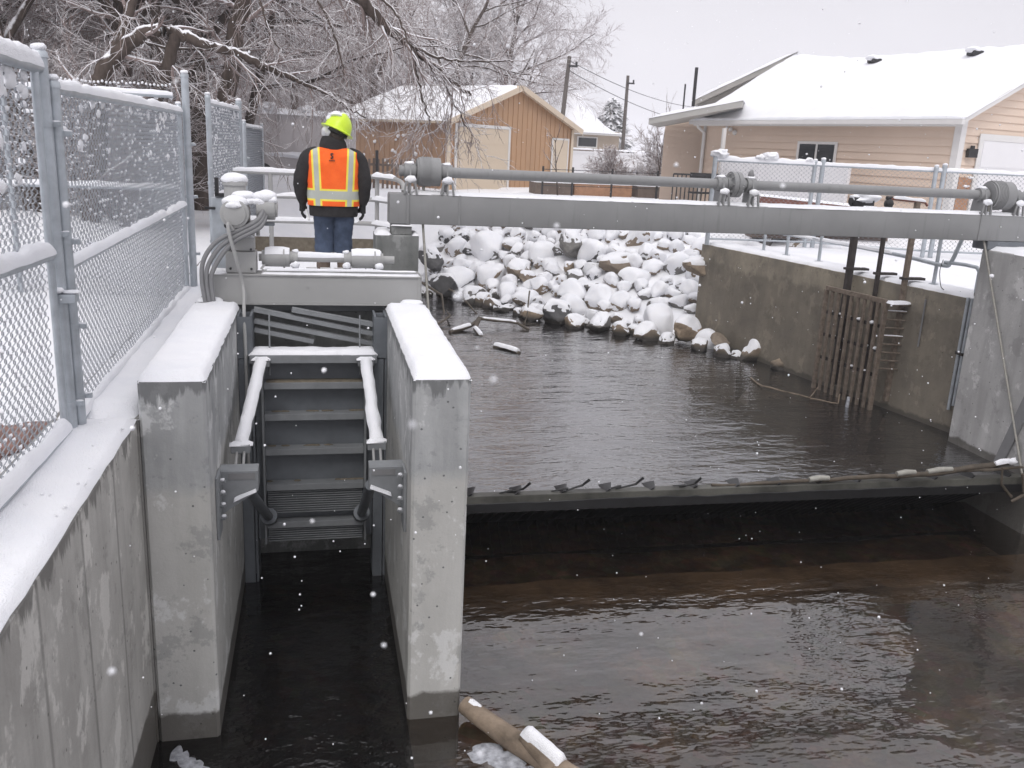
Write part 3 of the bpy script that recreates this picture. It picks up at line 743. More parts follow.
# ------------------------------------------------------------------ operator beam and actuator
t = thing('operator_beam', 'pale grey steel cross beam bridging the two piers above the gate', 'beam', (0, 8.8, 0))
mb = MB().box((-1.06, 8.76, .035), (1.0, 8.775, .30)).box((-1.06, 8.745, .022), (1.0, 9.02, .034)).box((-1.06, 8.745, .301), (1.0, 9.02, .315)).box((-1.06, 9.0, .035), (1.0, 9.015, .30))
mb.box((.965, 8.748, .036), (.985, 8.759, .299)).box((-1.06, 8.776, .036), (-1.045, 8.999, .299)).box((.985, 8.776, .036), (1.0, 8.999, .299))
obj('girder', mb, 'paint_lt', t, 20)
m = MB(); snow_slab(m, (-.54, 8.75, .315), (1.0, 8.75, .315), (1.0, 9.02, .315), (-.54, 9.02, .315), .022, .05, .004, .03, .008, 51)
snow_slab(m, (-1.06, 8.75, .315), (-.86, 8.75, .315), (-.86, 9.02, .315), (-1.06, 9.02, .315), .022, .05)
obj('snow_cap', m, 'snow', t, 60)
for x, dz in ((-1.0, 0), (.90, 0)):
    b = MB().box((x-.09, 8.66, .002), (x+.09, 8.744, .03)); o = obj('base_plate', b, 'gate_lt', t, 20, .003)
    m = MB(); m.cyl((x-.09, 8.69, .05), (x+.09, 8.69, .05), .028, n=10); obj('rolled_pad', m, 'paint_lt', o, 40)
    m = MB(); snow_slab(m, (x-.1, 8.65, .07), (x+.1, 8.65, .07), (x+.1, 8.74, .07), (x-.1, 8.74, .07), .03, .03); obj('snow_cap', m, 'snow', o, 60)
b = MB().cyl((.87, 8.742, .06), (.87, 8.758, .06), .018, n=6).cyl((-.1, 8.745, .2), (-.1, 8.76, .2), .008, n=6); obj('bolt', b, 'paint_lt', t)
ay, az = 8.92, .455
b = MB().cyl((-.56, ay, az), (.74, ay, az), .036, n=16); sh = obj('shaft', b, 'paint_lt', t, 40)
m = MB(); snow_pipe(m, (-.28, ay, az), (.62, ay, az), .037, .022, .04, 2, .25, 70); obj('snow_cap', m, 'snow', sh, 60)
for x0, x1, r in ((-.50, -.27, .088), (.32, .60, .088)):
    b = MB().cyl((x0, ay, az), (x1, ay, az), r, n=24).cyl((x0-.03, ay, az), (x0, ay, az), r*.8, n=20).cyl((x1, ay, az), (x1+.03, ay, az), r*.7, n=20).cyl((x1-.06, ay, az), (x1-.045, ay, az), r+.012, n=24)
    o = obj('shaft_coupling', b, 'paint_lt', t, 40)
    m = MB(); snow_pipe(m, (x0, ay, az), (x1, ay, az), r, .016, .05, 5, 0, 60); obj('snow_cap', m, 'snow', o, 60)
for x in (-.215, .27, .585):
    b = MB().cyl((x-.022, ay, az), (x+.022, ay, az), .062, n=16).box((x-.02, ay-.06, .316), (x+.02, ay+.06, az-.04))
    b.prism([(x-.045, ay-.10, .316), (x-.02, ay-.10, az-.06), (x+.02, ay-.10, az-.06), (x+.05, ay-.10, .316), (x+.03, ay-.10, .316), (x+.008, ay-.10, az-.09), (x-.008, ay-.10, az-.09), (x-.028, ay-.10, .316)], (0, .03, 0))
    o = obj('bearing', b, 'paint_lt', t, 30)
    m = MB().ball((x, ay-.10, az-.055), .038, 2, (1.1, .8, .9), .4, 0, int(x*20+9)).ball((x, ay, az+.065), .035, 2, (1, 1, .6), .3); obj('snow_cap', m, 'snow', o, 60)
b = MB()
b.tube([(-.50, 8.80, .40), (-.53, 8.79, .365), (-.50, 8.78, .345), (.96, 8.78, .352), (.985, 8.79, .33), (.985, 8.80, .1)], .012, 8)
o = obj('grease_line', b, 'paint_lt', t, 60)
m = MB(); snow_pipe(m, (-.48, 8.78, .345), (.94, 8.78, .352), .012, .014, .05, 6, .1); obj('snow_cap', m, 'snow', o, 60)

t = thing('gate_actuator', 'snow capped electric actuator on its grey gearbox at the fence end of the cross beam', 'actuator', (-.7, 8.9, .316))
b = MB().box((-.855, 8.78, .318), (-.575, 9.0, .52)); obj('gearbox', b, 'paint_lt', t, 20, .012)
b = MB().box((-.845, 8.80, .523), (-.59, 8.98, .66)); gb = obj('gearbox_cover', b, 'paint_lt', t, 20, .015)
m = MB(); snow_slab(m, (-.84, 8.80, .66), (-.60, 8.80, .66), (-.60, 8.97, .66), (-.84, 8.97, .66), .025, .03); obj('snow_cap', m, 'snow', gb, 60)
for p in ((-.62, .36), (-.62, .545), (-.81, .36), (-.81, .545)):
    b = MB().cyl((p[0], 8.777, p[1]), (p[0], 8.765, p[1]), .012, n=6); obj('bolt', b, 'iron', t)
b = MB().cyl((-.70, 8.90, .66), (-.70, 8.90, .86), .075, n=18).cyl((-.70, 8.9, .66), (-.70, 8.9, .69), .11, n=18).cyl((-.56, 8.92, .66), (-.56, 8.92, .80), .018, n=8); obj('column', b, 'paint_lt', t, 40)
b = MB().cyl((-.745, 8.84, .885), (-.745, 8.60, .885), .13, n=24).cyl((-.745, 8.61, .885), (-.745, 8.58, .885), .105, n=24); obj('switch_housing', b, 'paint_lt', t, 40, .012)
b = MB().box((-.85, 8.68, .745), (-.60, 8.88, .80)); obj('terminal_box', b, 'black', t, 20, .02)
b = MB().box((-.60, 8.72, .775), (-.40, 8.86, .80)); obj('shelf_plate', b, 'gate', t)
b = MB().cyl((-.765, 8.98, .80), (-.765, 8.98, 1.13), .10, n=20).cyl((-.765, 8.98, 1.12), (-.765, 8.98, 1.17), .115, n=20); obj('motor', b, 'paint_lt', t, 40, .008)
b = MB().cyl((-.56, 8.80, .93), (-.39, 8.80, .93), .105, n=20).cyl((-.40, 8.80, .93), (-.37, 8.80, .93), .08, n=20); obj('handwheel_drive', b, 'paint_lt', t, 40, .01)
m = MB().ball((-.765, 8.98, 1.18), .12, 3, (1.02, 1.02, .5), .12, 0, 1).ball((-.745, 8.71, .985), .118, 3, (1.0, 1.05, .5), .12, 0, 2).ball((-.68, 8.86, 1.04), .085, 3, (1.3, 1, .5), .2, 0, 3)
m.ball((-.48, 8.80, 1.04), .10, 3, (1.05, 1.05, .6), .18, 0, 4).ball((-.53, 8.75, .99), .06, 3, (1, .9, .7), .2, 0, 5).ball((-.42, 8.76, 1.01), .055, 3, (1, 1, .7), .2, 0, 6).ball((-.60, 8.77, .99), .05, 3, (1.6, 1, .6), .4, 0, 8).ball((-.75, 8.58, .965), .055, 3, (1.3, .5, .5), .2, 0, 7)
obj('snow_cap', m, 'snow', t, 60)

t = thing('gate_latch_post', 'slim steel post with a black bracket behind the actuator', 'post', (-.98, 9.4, 0))
b = MB().box((-1.03, 9.38, -.25), (-.90, 9.48, .98)); obj('post_body', b, 'galv', t, 20, .01)
b = MB().box((-.99, 9.36, 1.0), (-.955, 9.42, 1.17)).box((-.99, 9.36, .985), (-.90, 9.42, 1.02)).box((-1.09, 9.35, .86), (-.99, 9.40, .885)).box((-.90, 9.35, .86), (-.85, 9.40, .885)); obj('black_bracket', b, 'black', t, 20, .003)

def bez(P, n=24):
    P = [Vector(p) for p in P]; out = []
    for i in range(len(P)-1):
        p0, p1, p2, p3 = P[max(i-1, 0)], P[i], P[i+1], P[min(i+2, len(P)-1)]
        for k in range(n):
            q = k/n; out.append(.5*((2*p1)+(p2-p0)*q+(2*p0-5*p1+4*p2-p3)*q*q+(3*p1-p0-3*p2+p3)*q**3))
    return out+[P[-1]]
for i, (lab, off) in enumerate((('outermost grey conduit bending down from the actuator beside the fence', .0), ('middle grey conduit of the three bending down from the actuator', .048), ('innermost grey conduit of the three bending down from the actuator', .096))):
    P = [(-.49+.01*i, 8.72, .93-.03*i), (-.55+.01*i, 8.66, .83-.035*i), (-.72, 8.62, .735-.04*i), (-.91+off*.6, 8.62, .63-.05*i), (-1.03+off*.8, 8.62, .46-.05*i), (-1.055+off*.85, 8.63, .25), (-1.02+off*.7, 8.64, -.02)]
    b = MB().tube(bez(P, 8), .021, 12); setp(obj('conduit', b, 'conduit', None, 60), lab, 'conduit', 'actuator conduits')
b = MB().tube(bez([(-.76, 8.60, .74), (-.80, 8.56, .80), (-.785, 8.55, .68), (-.735, 8.60, .45), (-.69, 8.66, .2), (-.672, 8.42, -.02), (-.665, 8.37, -.5), (-.67, 8.36, -1.6)], 8), .016, 10)
setp(obj('signal_cable', b, 'paint_lt', None, 60), 'thin pale cable looping out and running down in front of the cross beam', 'cable')

# ------------------------------------------------------------------ deck, guardrail, man
t = thing('shade_panel', 'added dark concrete panel standing in for shade under the service deck behind the gate leaf', 'wall', (0, 9.1, -3.4))
obj('wall_body', MB().box((-1.165, 9.05, -3.4), (1.05, 9.25, -.095)), 'conc_dark', t, 20)  # added dark panel: makes the channel under the deck read as shade
t = thing('service_deck', 'snow covered steel deck behind the cross beam where the man stands', 'deck', (0, 11, -.1))
obj('deck_plate', MB().box((-1.165, 9.05, -.09), (1.0, 13.0, -.02)).box((1.0, 10.45, -.09), (1.12, 13.0, -.02)), 'gate_lt', t, 20)
m = MB(); snow_slab(m, (-1.16, 9.6, -.02), (.6, 9.6, -.02), (.6, 12.98, -.02), (-1.16, 12.98, -.02), .05, .08, 0, .08, .02, 61); snow_slab(m, (.62, 10.45, -.02), (1.1, 10.45, -.02), (1.1, 12.98, -.02), (.62, 12.98, -.02), .05, .08)
obj('snow_cap', m, 'snow', t, 60)
mb = MB()
for x0 in (-.12, .02, .16):
    for k in range(4): mb.box((x0+.0, 9.36, .16+k*.04), (x0+.11, 9.37, .185+k*.04))
obj('vent_slat', mb, 'paper', t)
obj('toe_board', MB().obox((-1.1, 12.92, .12), (1.1, 12.92, .12), .02, .22), 'silt', t)
t = thing('guardrail', 'grey three bar pipe guardrail topped with snow behind the man', 'guardrail', (0, 12.6, 0))
rp = []
mb = MB(); m = MB()
for z in (1.11, .80, .47):
    xe = 1.02 if z > 1 else .95
    mb.tube(bez([(-1.1, 12.7, z), (-.3, 12.7, z), (.5, 12.7, z), (.78, 12.6, z)]+([(1.0, 12.1, z), (1.06, 11.6, z-.04), (1.06, 11.5, z-.12)] if z > 1 else [(.95, 12.3, z)]), 6), .03, 10)
    snow_pipe(m, (-1.1, 12.7, z), (.55, 12.7, z), .03, .03, .08, int(z*10), .12)
    snow_pipe(m, (.75, 12.6, z), (1.0, 12.1, z), .03, .035, .08, int(z*10))
r = obj('rail', mb, 'paint_lt', t, 60); obj('snow_cap', m, 'snow', r, 60)
for x, y in ((-.62, 12.7), (.80, 12.6), (-1.1, 12.7), (.12, 12.7)):
    obj('post', MB().cyl((x, y, -.02), (x, y, 1.10), .03, n=10), 'paint_lt', t, 40)

# ------------------------------------------------------------------ chain link fences
def chainlink(mb, org, u, width, z0, z1, cell=.085, pv=.072, r=.0032, nrm=None):
    """woven wires: each one zigzags up the panel and hooks its neighbour"""
    org = Vector(org); u = Vector(u).normalized(); nr = u.cross(Vector((0, 0, 1)))
    p = cell/2; n = int(width/p); k = int((z1-z0)/(pv/2))
    q = r*1.2
    for i in range(n):
        pts = []
        for j in range(k+1):
            side = (i+j) % 2
            x = (i+side)*p; z = z0+j*pv/2; d = q if side else -q
            pts.append(org+u*x+nr*d+Vector((0, 0, z-org.z-.008)))
            pts.append(org+u*x+nr*d+Vector((0, 0, z-org.z+.008)))
        # triangular wire
        vs = []; 
        for pt in pts:
            vs += [pt+u*r, pt-u*r*.6+nr*r, pt-u*r*.6-nr*r]
        m = len(pts)
        fs = [(a*3+b, a*3+(b+1) % 3, (a+1)*3+(b+1) % 3, (a+1)*3+b) for a in range(m-1) for b in range(3)]
        mb.add(vs, fs)
def snow_bits(mb, org, u, width, z0, z1, n, seed, smin=.02, smax=.05, top=.35):
    rnd = random.Random(seed); u = Vector(u).normalized(); org = Vector(org)
    for i in range(n):
        z = z1-(z1-z0)*top*rnd.random()**2.2; p = org+u*rnd.random()*width; p.z = z
        s = rnd.uniform(smin, smax)
        q = abs(u.x) > .5
        mb.ball(p, s, 2, (1.2 if q else .3, .3 if q else 1.2, rnd.uniform(.5, 1)), .5, 0, i)
def crust(mb, org, u, width, z0, z1, cell, pv, frac, seed):
    """small snow wedges caught in the crotches of the mesh"""
    rnd = random.Random(seed); u = Vector(u).normalized(); org = Vector(org); nr = u.cross(Vector((0, 0, 1))); p = cell/2
    for i in range(1, int(width/p)):
        for j in range(int((z1-z0)/(pv/2))):
            if (i+j) % 2 or rnd.random() > frac: continue
            c = org+u*(i*p); c.z = z0+j*pv/2+.012; s = rnd.uniform(.35, .6)
            a = u*p*s
            mb.add([c-a+Vector((0, 0, pv*.42*s)), c-Vector((0, 0, .012)), c+a+Vector((0, 0, pv*.42*s)), c+nr*.012+Vector((0, 0, pv*.2*s)), c-nr*.012+Vector((0, 0, pv*.2*s))],
                   [(0, 1, 3), (1, 2, 3), (2, 0, 3), (1, 0, 4), (2, 1, 4), (0, 2, 4)])
def capped_post(t, x, y, z0, z1, r, clamps=()):
    b = MB().cyl((x, y, z0), (x, y, z1), r, n=18).tube([(x, y, z1), (x, y, z1+.03), (x, y, z1+.05)], [r*1.15, r*1.05, r*.5], 18)
    o = obj('post', b, 'galv', t, 40)
    for z in clamps:
        b = MB().cyl((x, y, z-.016), (x, y, z+.016), r+.007, n=18).box((x+r-.01, y-.012, z-.014), (x+r+.045, y+.012, z+.014)).cyl((x+r+.03, y-.022, z), (x+r+.03, y+.022, z), .009, n=6)
        obj('clamp', b, 'galv', o, 40)
        m = MB().ball((x+r+.02, y, z+.016), .016, 2, (1.5, .9, .35), .4, 0, int(z*50)); obj('snow_cap', m, 'snow', o, 60)
    m = MB().ball((x, y, z1+.055), r*1.05, 2, (1.05, 1.05, .55), .2); obj('snow_cap', m, 'snow', o, 60)
    return o
def rail(t, a, b, r, snow=.03, seed=1, gaps=0, name='rail'):
    o = obj(name, MB().cyl(a, b, r, n=14), 'galv', t, 40)
    if snow:
        m = MB(); snow_pipe(m, a, b, r, snow, .07, seed, gaps, 85); obj('snow_cap', m, 'snow', o, 60)
FX = -1.50
t = thing('chain_link_fence', 'tall galvanised chain link panel with snow clinging to its rails above the long wall', 'fence', (FX, 8.4, -.25))
capped_post(t, FX+.035, 5.755, -.24, 1.80, .036, (1.55, .93, -.02, .42))
capped_post(t, FX-.02, 11.02, -.24, 1.84, .032)
capped_post(t, FX+.05, 11.1, -.24, 2.18, .042, (1.45, .86, .2))
rail(t, (FX, 5.83, 1.80), (FX, 11.0, 1.80), .03, .035, 2); rail(t, (FX, 5.83, .76), (FX, 11.0, .77), .028, .035, 3, .06); rail(t, (FX, 5.83, -.21), (FX, 11.0, -.21), .028, .04, 4, .04)
mb = MB(); chainlink(mb, (FX-.03, 5.84, -.2), (0, 1, 0), 5.15, -.2, 1.80); obj('mesh', mb, 'wire', t, 0, 0, False)
mb = MB(); snow_bits(mb, (FX-.03, 5.9, 0), (0, 1, 0), 5.0, 0, 1.77, 46, 5, .02, .05, .25); crust(mb, (FX-.03, 5.84, -.2), (0, 1, 0), 5.15, -.2, 1.80, .085, .072, .16, 3); setp(obj('clinging_snow', mb, 'snow', t, 60), kind='stuff')
t = thing('chain_link_gate', 'nearest chain link gate leaf, thick snow on its rails, cut off by the picture edge', 'gate', (FX, 4.7, -.25))
capped_post(t, FX-.005, 5.69, -.24, 1.955, .040, (1.60, .98, .62, -.05))
mb = MB()
rail(t, (FX-.01, 3.4, 1.93), (FX-.01, 5.66, 1.90), .034, .05, 6); rail(t, (FX-.01, 3.4, .93), (FX-.01, 5.60, .87), .032, .055, 7); rail(t, (FX-.01, 3.4, -.14), (FX-.01, 5.62, -.20), .032, .055, 8)
rail(t, (FX-.01, 5.58, -.16), (FX-.01, 5.58, 1.9), .022, 0, name='stile')
mb = MB(); chainlink(mb, (FX-.04, 3.5, -.14), (0, 1, 0), 2.08, -.14, 1.9); obj('mesh', mb, 'wire', t, 0, 0, False)
mb = MB(); snow_bits(mb, (FX-.04, 3.6, 0), (0, 1, 0), 2.0, 0, 1.86, 46, 6, .02, .055, .5)
mb.ball((FX-.04, 5.0, 1.80), .11, 2, (.25, 1.2, .9), .4); mb.ball((FX-.04, 5.25, 1.82), .07, 2, (.3, 1.3, .8), .4); crust(mb, (FX-.04, 3.5, -.14), (0, 1, 0), 2.08, -.14, 1.9, .085, .072, .16, 4)
setp(obj('clinging_snow', mb, 'snow', t, 60), kind='stuff')
b = MB().box((FX-.04, 5.60, .585), (FX+.10, 5.70, .635)); o = obj('latch', b, 'galv', t, 20, .004)
m = MB().ball((FX+.07, 5.66, .645), .04, 2, (1.4, 1, .35), .3).ball((FX-.0, 5.62, .66), .035, 2, (1.3, 1, .5), .3); obj('snow_cap', m, 'snow', o, 60)

t = thing('chain_link_fence', 'chain link panel with jagged snowy wire ends, crossing the yard behind the near panel', 'fence', (-3.4, 11.5, -.3))
YB = 11.35
for x in (-3.42, -5.6): capped_post(t, x, YB, -.45, 2.02, .03)
rail(t, (-7, YB, 2.0), (-1.62, YB, 1.98), .026, .03, 12); rail(t, (-7, YB, .90), (-1.62, YB, .93), .026, .035, 13); rail(t, (-7, YB, -.45), (-1.62, YB, -.42), .026, .03, 14)
mb = MB(); chainlink(mb, (-7, YB+.03, -.4), (1, 0, 0), 5.4, -.4, 2.10, .085, .075, .0035); obj('mesh', mb, 'wire', t, 0, 0, False)
mb = MB(); rnd = random.Random(4)
for i in range(126): mb.ball((-7+.0428*i, YB+.03, 2.095+rnd.uniform(-.01, .012)), .016, 1, (1, .8, 1), .4, 0, i)
crust(mb, (-7, YB+.03, -.4), (1, 0, 0), 5.4, -.4, 2.10, .085, .075, .25, 5); snow_bits(mb, (-7, YB+.03, 0), (1, 0, 0), 5.4, -.4, 2.0, 50, 8, .02, .05, .5)
setp(obj('clinging_snow', mb, 'snow', t, 60), kind='stuff')

t = thing('chain_link_fence', 'narrow looking chain link panel with bands of stuck snow beyond the tall corner post', 'fence', (-1.25, 13.3, -.2))
capped_post(t, -1.26, 11.55, -.24, 1.98, .032, (1.0, .3)); capped_post(t, -1.20, 15.2, -.24, 2.05, .045)
rail(t, (-1.26, 11.58, 1.93), (-1.20, 15.1, 1.95), .026, .03, 15); rail(t, (-1.26, 11.58, .8), (-1.20, 15.1, .8), .026, .03, 16)
mb = MB(); chainlink(mb, (-1.26, 11.6, -.1), (.06, 3.6, 0), 3.6, -.1, 1.93, .085, .075, .0035); obj('mesh', mb, 'wire', t, 0, 0, False)
mb = MB(); crust(mb, (-1.26, 11.6, -.1), (.06, 3.6, 0), 3.6, .75, 1.93, .085, .075, .55, 6); snow_bits(mb, (-1.26, 11.7, 0), (.06, 3.5, 0), 3.5, .7, 1.9, 60, 9, .02, .05, 1); setp(obj('clinging_snow', mb, 'snow', t, 60), kind='stuff')
t = thing('chain_link_fence', 'distant bare grey chain link panel beside the white trailer', 'fence', (-1.1, 18, 0))
capped_post(t, -1.18, 15.9, -.2, 1.75, .035, (1.2,)); capped_post(t, -1.1, 19.5, 0, 1.75, .035)
rail(t, (-1.18, 15.9, 1.72), (-1.1, 19.5, 1.72), .024, .02, 17)
mb = MB(); chainlink(mb, (-1.18, 15.9, 0), (.08, 3.6, 0), 3.6, 0, 1.7, .09, .08, .004); obj('mesh', mb, 'wire', t, 0, 0, False)

t = thing('chain_link_fence', 'snow topped chain link fence with paired posts in front of the peach house', 'fence', (10, 16, 0))
P = [(7.55, 16.6), (9.74, 16.4), (11.6, 15.25), (13.6, 15.0), (16.5, 14.7)]
for k, (x, y) in enumerate(P):
    capped_post(t, x, y, -.1, 1.60, .045)
    if k: capped_post(t, x-.16, y+.02, -.1, 1.57, .04)
mb = MB(); m2 = MB()
for k, ((xa, ya), (xb, yb)) in enumerate(zip(P, P[1:])):
    rail(t, (xa, ya, 1.53), (xb, yb, 1.53), .028, .06 if k == 0 else .035, 20+k); rail(t, (xa, ya, .02), (xb, yb, .02), .02, 0)
    d = Vector((xb-xa, yb-ya, 0)); chainlink(mb, (xa, ya+.04, .05), d, d.length, .05, 1.52, .10, .085, .004)
obj('mesh', mb, 'wire', t, 0, 0, False)
m2.ball((7.65, 16.6, 1.66), .11, 3, (1.6, 1, .7), .6).ball((8.65, 16.5, 1.66), .10, 3, (1.7, 1, .7), .6, 0, 3).ball((8.45, 16.5, 1.63), .07, 3, (1.4, 1, .7), .6, 0, 4).ball((9.45, 16.42, 1.62), .06, 3, (1.3, 1, .7), .6, 0, 5)
setp(obj('clinging_snow', m2, 'snow', t, 60), kind='stuff')

# ------------------------------------------------------------------ far bank ironwork
t = thing('pipe_rail', 'low grey pipe handrail along the old bank wall, ending in a bent loop', 'handrail', (8.5, 13, 0))
mb = MB(); m = MB()
def wp(y, off, z): return (wall_x(y)+off, y, z)
mb.tube(bez([wp(16.4, .35, .30), wp(14, .32, .30), wp(12.2, .30, .27), wp(11.35, .28, .23), wp(11.2, .28, .28), wp(11.1, .28, .55), wp(11.05, .28, .72)], 6), .03, 10)
mb.tube(bez([wp(16.4, .35, .70), wp(13.5, .32, .71), wp(11.25, .28, .72), wp(11.05, .28, .70)], 6), .03, 10)
mb.tube([wp(11.3, .28, .28), wp(10.95, .28, .29), wp(10.75, .28, .28), wp(10.7, .28, .22), wp(10.7, .28, -.1)], .026, 10)
r = obj('rail', mb, 'galv', t, 60); snow_pipe(m, wp(16.3, .35, .30), wp(12.3, .30, .27), .03, .025, .1, 3, .2); obj('snow_cap', m, 'snow', r, 60)
for y in (15.4, 14.75, 13.9, 12.55, 11.45): obj('post', MB().cyl(wp(y, .3, -.1), wp(y, .3, .71), .028, n=10).cyl(wp(y, .3, -.1), wp(y, .3, -.055), .07, n=10), 'galv', t, 40)

t = thing('trash_rack', 'rusty vertical bar trash rack standing in the water against the old bank wall', 'trash rack', (8.15, 12.2, -2.1))
A, B = Vector((8.02, 12.89, 0)), Vector((8.22, 11.60, 0)); u = (B-A).normalized(); nr = Vector((-u.y, u.x, 0))*-1
if nr.x > 0: nr = -nr
obj('top_bar', MB().obox((A.x, A.y, -.36), (B.x, B.y, -.36), .05, .07), 'rust', t, 20, .004)
for i in range(10):
    p = A.lerp(B, i/9); w = .06 if i in (0, 9) else .036
    obj('bar', MB().obox((p.x, p.y, -.39), (p.x, p.y, -2.12), w, .05, (0, 1, 0)), 'rust', t, 20)
mb = MB()
for z in (-.75, -1.12, -1.5): mb.obox((A.x+.05, A.y, z), (B.x+.05, B.y, z), .03, .05)
obj('cross_bar', mb, 'rust_dk', t, 20)
mb = MB(); m = MB()
for i in range(8):
    z = -.50-.125*i; a = B+Vector((.03, .0, z)); b = Vector((wall_x(11.5)-.01, 11.52, z)); mb.tube([a, b], .014, 8)
    if i in (0, 3): snow_pipe(m, a, b, .014, .008, .05, i, .3, 60)
r = obj('side_rung', mb, 'rust', t, 40); obj('snow_cap', m, 'snow', r, 60)
b = MB().box((8.23, 11.46, -.40), (8.56, 11.62, -.37)); o = obj('top_plate', b, 'rust', t, 20)
m = MB(); snow_slab(m, (8.23, 11.46, -.37), (8.56, 11.46, -.37), (8.56, 11.62, -.37), (8.23, 11.62, -.37), .035, .03); 
rnd = random.Random(6)
for i in range(14): p = A.lerp(B, rnd.random()); m.ball((p.x+.03, p.y, rnd.choice((-.72, -1.09, -1.47))), rnd.uniform(.018, .04), 2, (1, 1, .7), .4, 0, i)
obj('snow_cap', m, 'snow', t, 60)

def stem(y, off, r, ztop, label, mat, head):
    x = wall_x(y)+off
    t = thing('slide_gate_stem', label, 'gate stem', (x, y, -2), 'slide gate stems over the trash rack')
    obj('stem', MB().box((x-r, y-r, -1.9), (x+r, y+r, ztop)), mat, t, 20, .006)
    head(x, y, ztop, t)
    obj('stem_guide', MB().box((x-r-.03, y-r-.02, -.03), (x+.3, y+r+.02, .005)), 'rust_dk', t, 20)
def head_gear(x, y, z, t):
    b = MB().cyl((x-.13, y, z), (x+.05, y, z), .085, n=18).cyl((x-.16, y, z), (x-.13, y, z), .06, n=14).box((x+.05, y-.06, z-.06), (x+.22, y+.06, z+.06)); obj('gear_head', b, 'iron', t, 30)
    m = MB().ball((x+.1, y, z+.05), .11, 3, (1.9, 1.1, .75), .6, 0, 1).ball((x-.1, y, z+.07), .06, 2, (1.2, 1, .6), .4).ball((x+.15, y, z+.14), .06, 2, (1.3, 1, .8), .5, 0, 3); obj('snow_cap', m, 'snow', t, 60)
def head_bar(x, y, z, t):
    b = MB().ball((x, y, z+.02), .07, 2, (1, 1, 1.1), .2).cyl((x-.05, y, z+.10), (x+.05, y, z+.10), .03, n=10); obj('hand_knob', b, 'iron', t, 60)
def head_lever(x, y, z, t):
    b = MB().tube([(x-.42, y, z+.03), (x+.12, y, z), (x+.17, y, z-.05)], .018, 8); o = obj('lever', b, 'brickred', t, 60)
    m = MB(); snow_pipe(m, (x-.40, y, z+.03), (x+.12, y, z), .02, .03, .06, 2); obj('snow_cap', m, 'snow', o, 60)
stem(12.62, -.14, .045, 1.03, 'thick dark gate stem with a snow covered gear head above the trash rack', 'rust_dk', head_gear)
stem(12.12, -.06, .028, 1.02, 'thin dark gate stem with a black knob, in the middle above the trash rack', 'rust_dk', head_bar)
stem(11.62, -.03, .034, 1.10, 'reddish gate stem with a horizontal lever above the trash rack', 'rust', head_lever)
t = thing('wall_pipe', 'pair of galvanised pipes clamped down the old bank wall next to the abutment', 'pipe', (8.7, 10.4, -1.6))
for dy, z0 in ((0, -1.62), (.07, -1.7)):
    y = 10.42+dy; x = wall_x(y)-.03
    obj('pipe', MB().cyl((x, y, z0), (x, y, -.10), .025, n=10), 'galv', t, 40)
obj('clamp', MB().box((wall_x(10.45)-.065, 10.38, -.9), (wall_x(10.45)-.002, 10.53, -.86)), 'rust_dk', t, 20)
b = MB().cyl((wall_x(11.2)-.02, 11.2, -.25), (wall_x(11.2)-.02, 11.2, -.95), .012, n=8); setp(obj('conduit', b, 'conduit'), 'thin vertical rod on the old bank wall just beyond the trash rack', 'conduit')
b = MB().tube(bez([(8.9, 11.4, .30), (8.72, 11.2, .16), (8.62, 11.0, -.02), (8.6, 10.9, -.06)], 8), .006, 6); setp(obj('loose_wire', b, 'iron', None, 60), 'thin black wire curving up from the snow on the bank wall near the abutment', 'wire')
b = MB(); twig(b, [(8.75, 10.5, -.05), (8.95, 10.3, -.03), (9.05, 10.15, -.04)], .03, .02, 7, .03, 3); setp(obj('dead_stick', b, 'wood_dk', None, 60), 'brown stick in the snow on top of the bank wall beside the abutment', 'stick')

# ------------------------------------------------------------------ boulders
random.seed(21)
def rock_mesh(seed, sx, sy, sz):
    bm = bmesh.new(); bmesh.ops.create_icosphere(bm, subdivisions=4, radius=1)
    rnd = random.Random(seed)
    planes = [(Vector((rnd.gauss(0, 1), rnd.gauss(0, 1), rnd.gauss(0, .8))).normalized(), rnd.uniform(.48, .78)) for _ in range(13)]
    for v in bm.verts:
        p = v.co.copy()
        for n, d in planes:
            k = p.dot(n)
            if k > d: p -= n*(k-d)*.95
        p *= 1+.13*noise.noise(v.co*2.2+Vector((seed*5, 0, 0)))+.05*noise.noise(v.co*6+Vector((0, seed*3, 0)))
        v.co = Vector((p.x*sx, p.y*sy, p.z*sz))
    bm.normal_update()
    me = bpy.data.meshes.new('boulder'); bm.to_mesh(me)
    # snow lying on the upward faces
    def cap(th, lim):
        b2 = bm.copy()
        nrm = {v.index: v.normal.copy() for v in b2.verts}
        dl = [f for f in b2.faces if (lim > 0 and f.calc_center_median().z < .12*sz) or f.normal.z+.25*noise.noise(f.calc_center_median()*2.5+Vector((seed, 0, 0))) < lim]
        bmesh.ops.delete(b2, geom=dl, context='FACES')
        for v in b2.verts:
            n = v.normal.copy(); bd = any(len(e.link_faces) < 2 for e in v.link_edges)
            k = -.012 if bd else th*(.7+.5*noise.noise(v.co*3+Vector((0, seed, 0))))
            v.co += Vector((n.x*.55, n.y*.55, .45+.4*n.z))*k
        for _ in range(5 if lim < 0 else 2): bmesh.ops.smooth_vert(b2, verts=[v for v in b2.verts if all(len(e.link_faces) == 2 for e in v.link_edges)], factor=.5, use_axis_x=True, use_axis_y=True, use_axis_z=True)
        m2 = bpy.data.meshes.new('snow_cap'); b2.to_mesh(m2); b2.free()
        m2.shade_smooth(); m2.materials.append(M['snow']); return m2
    full, part = cap(.27, -.52), cap(.15, .22)
    bm.free()
    me.shade_smooth(); me.set_sharp_from_angle(angle=math.radians(38)); me.materials.append(M['rock_tan'])
    return me, full, part
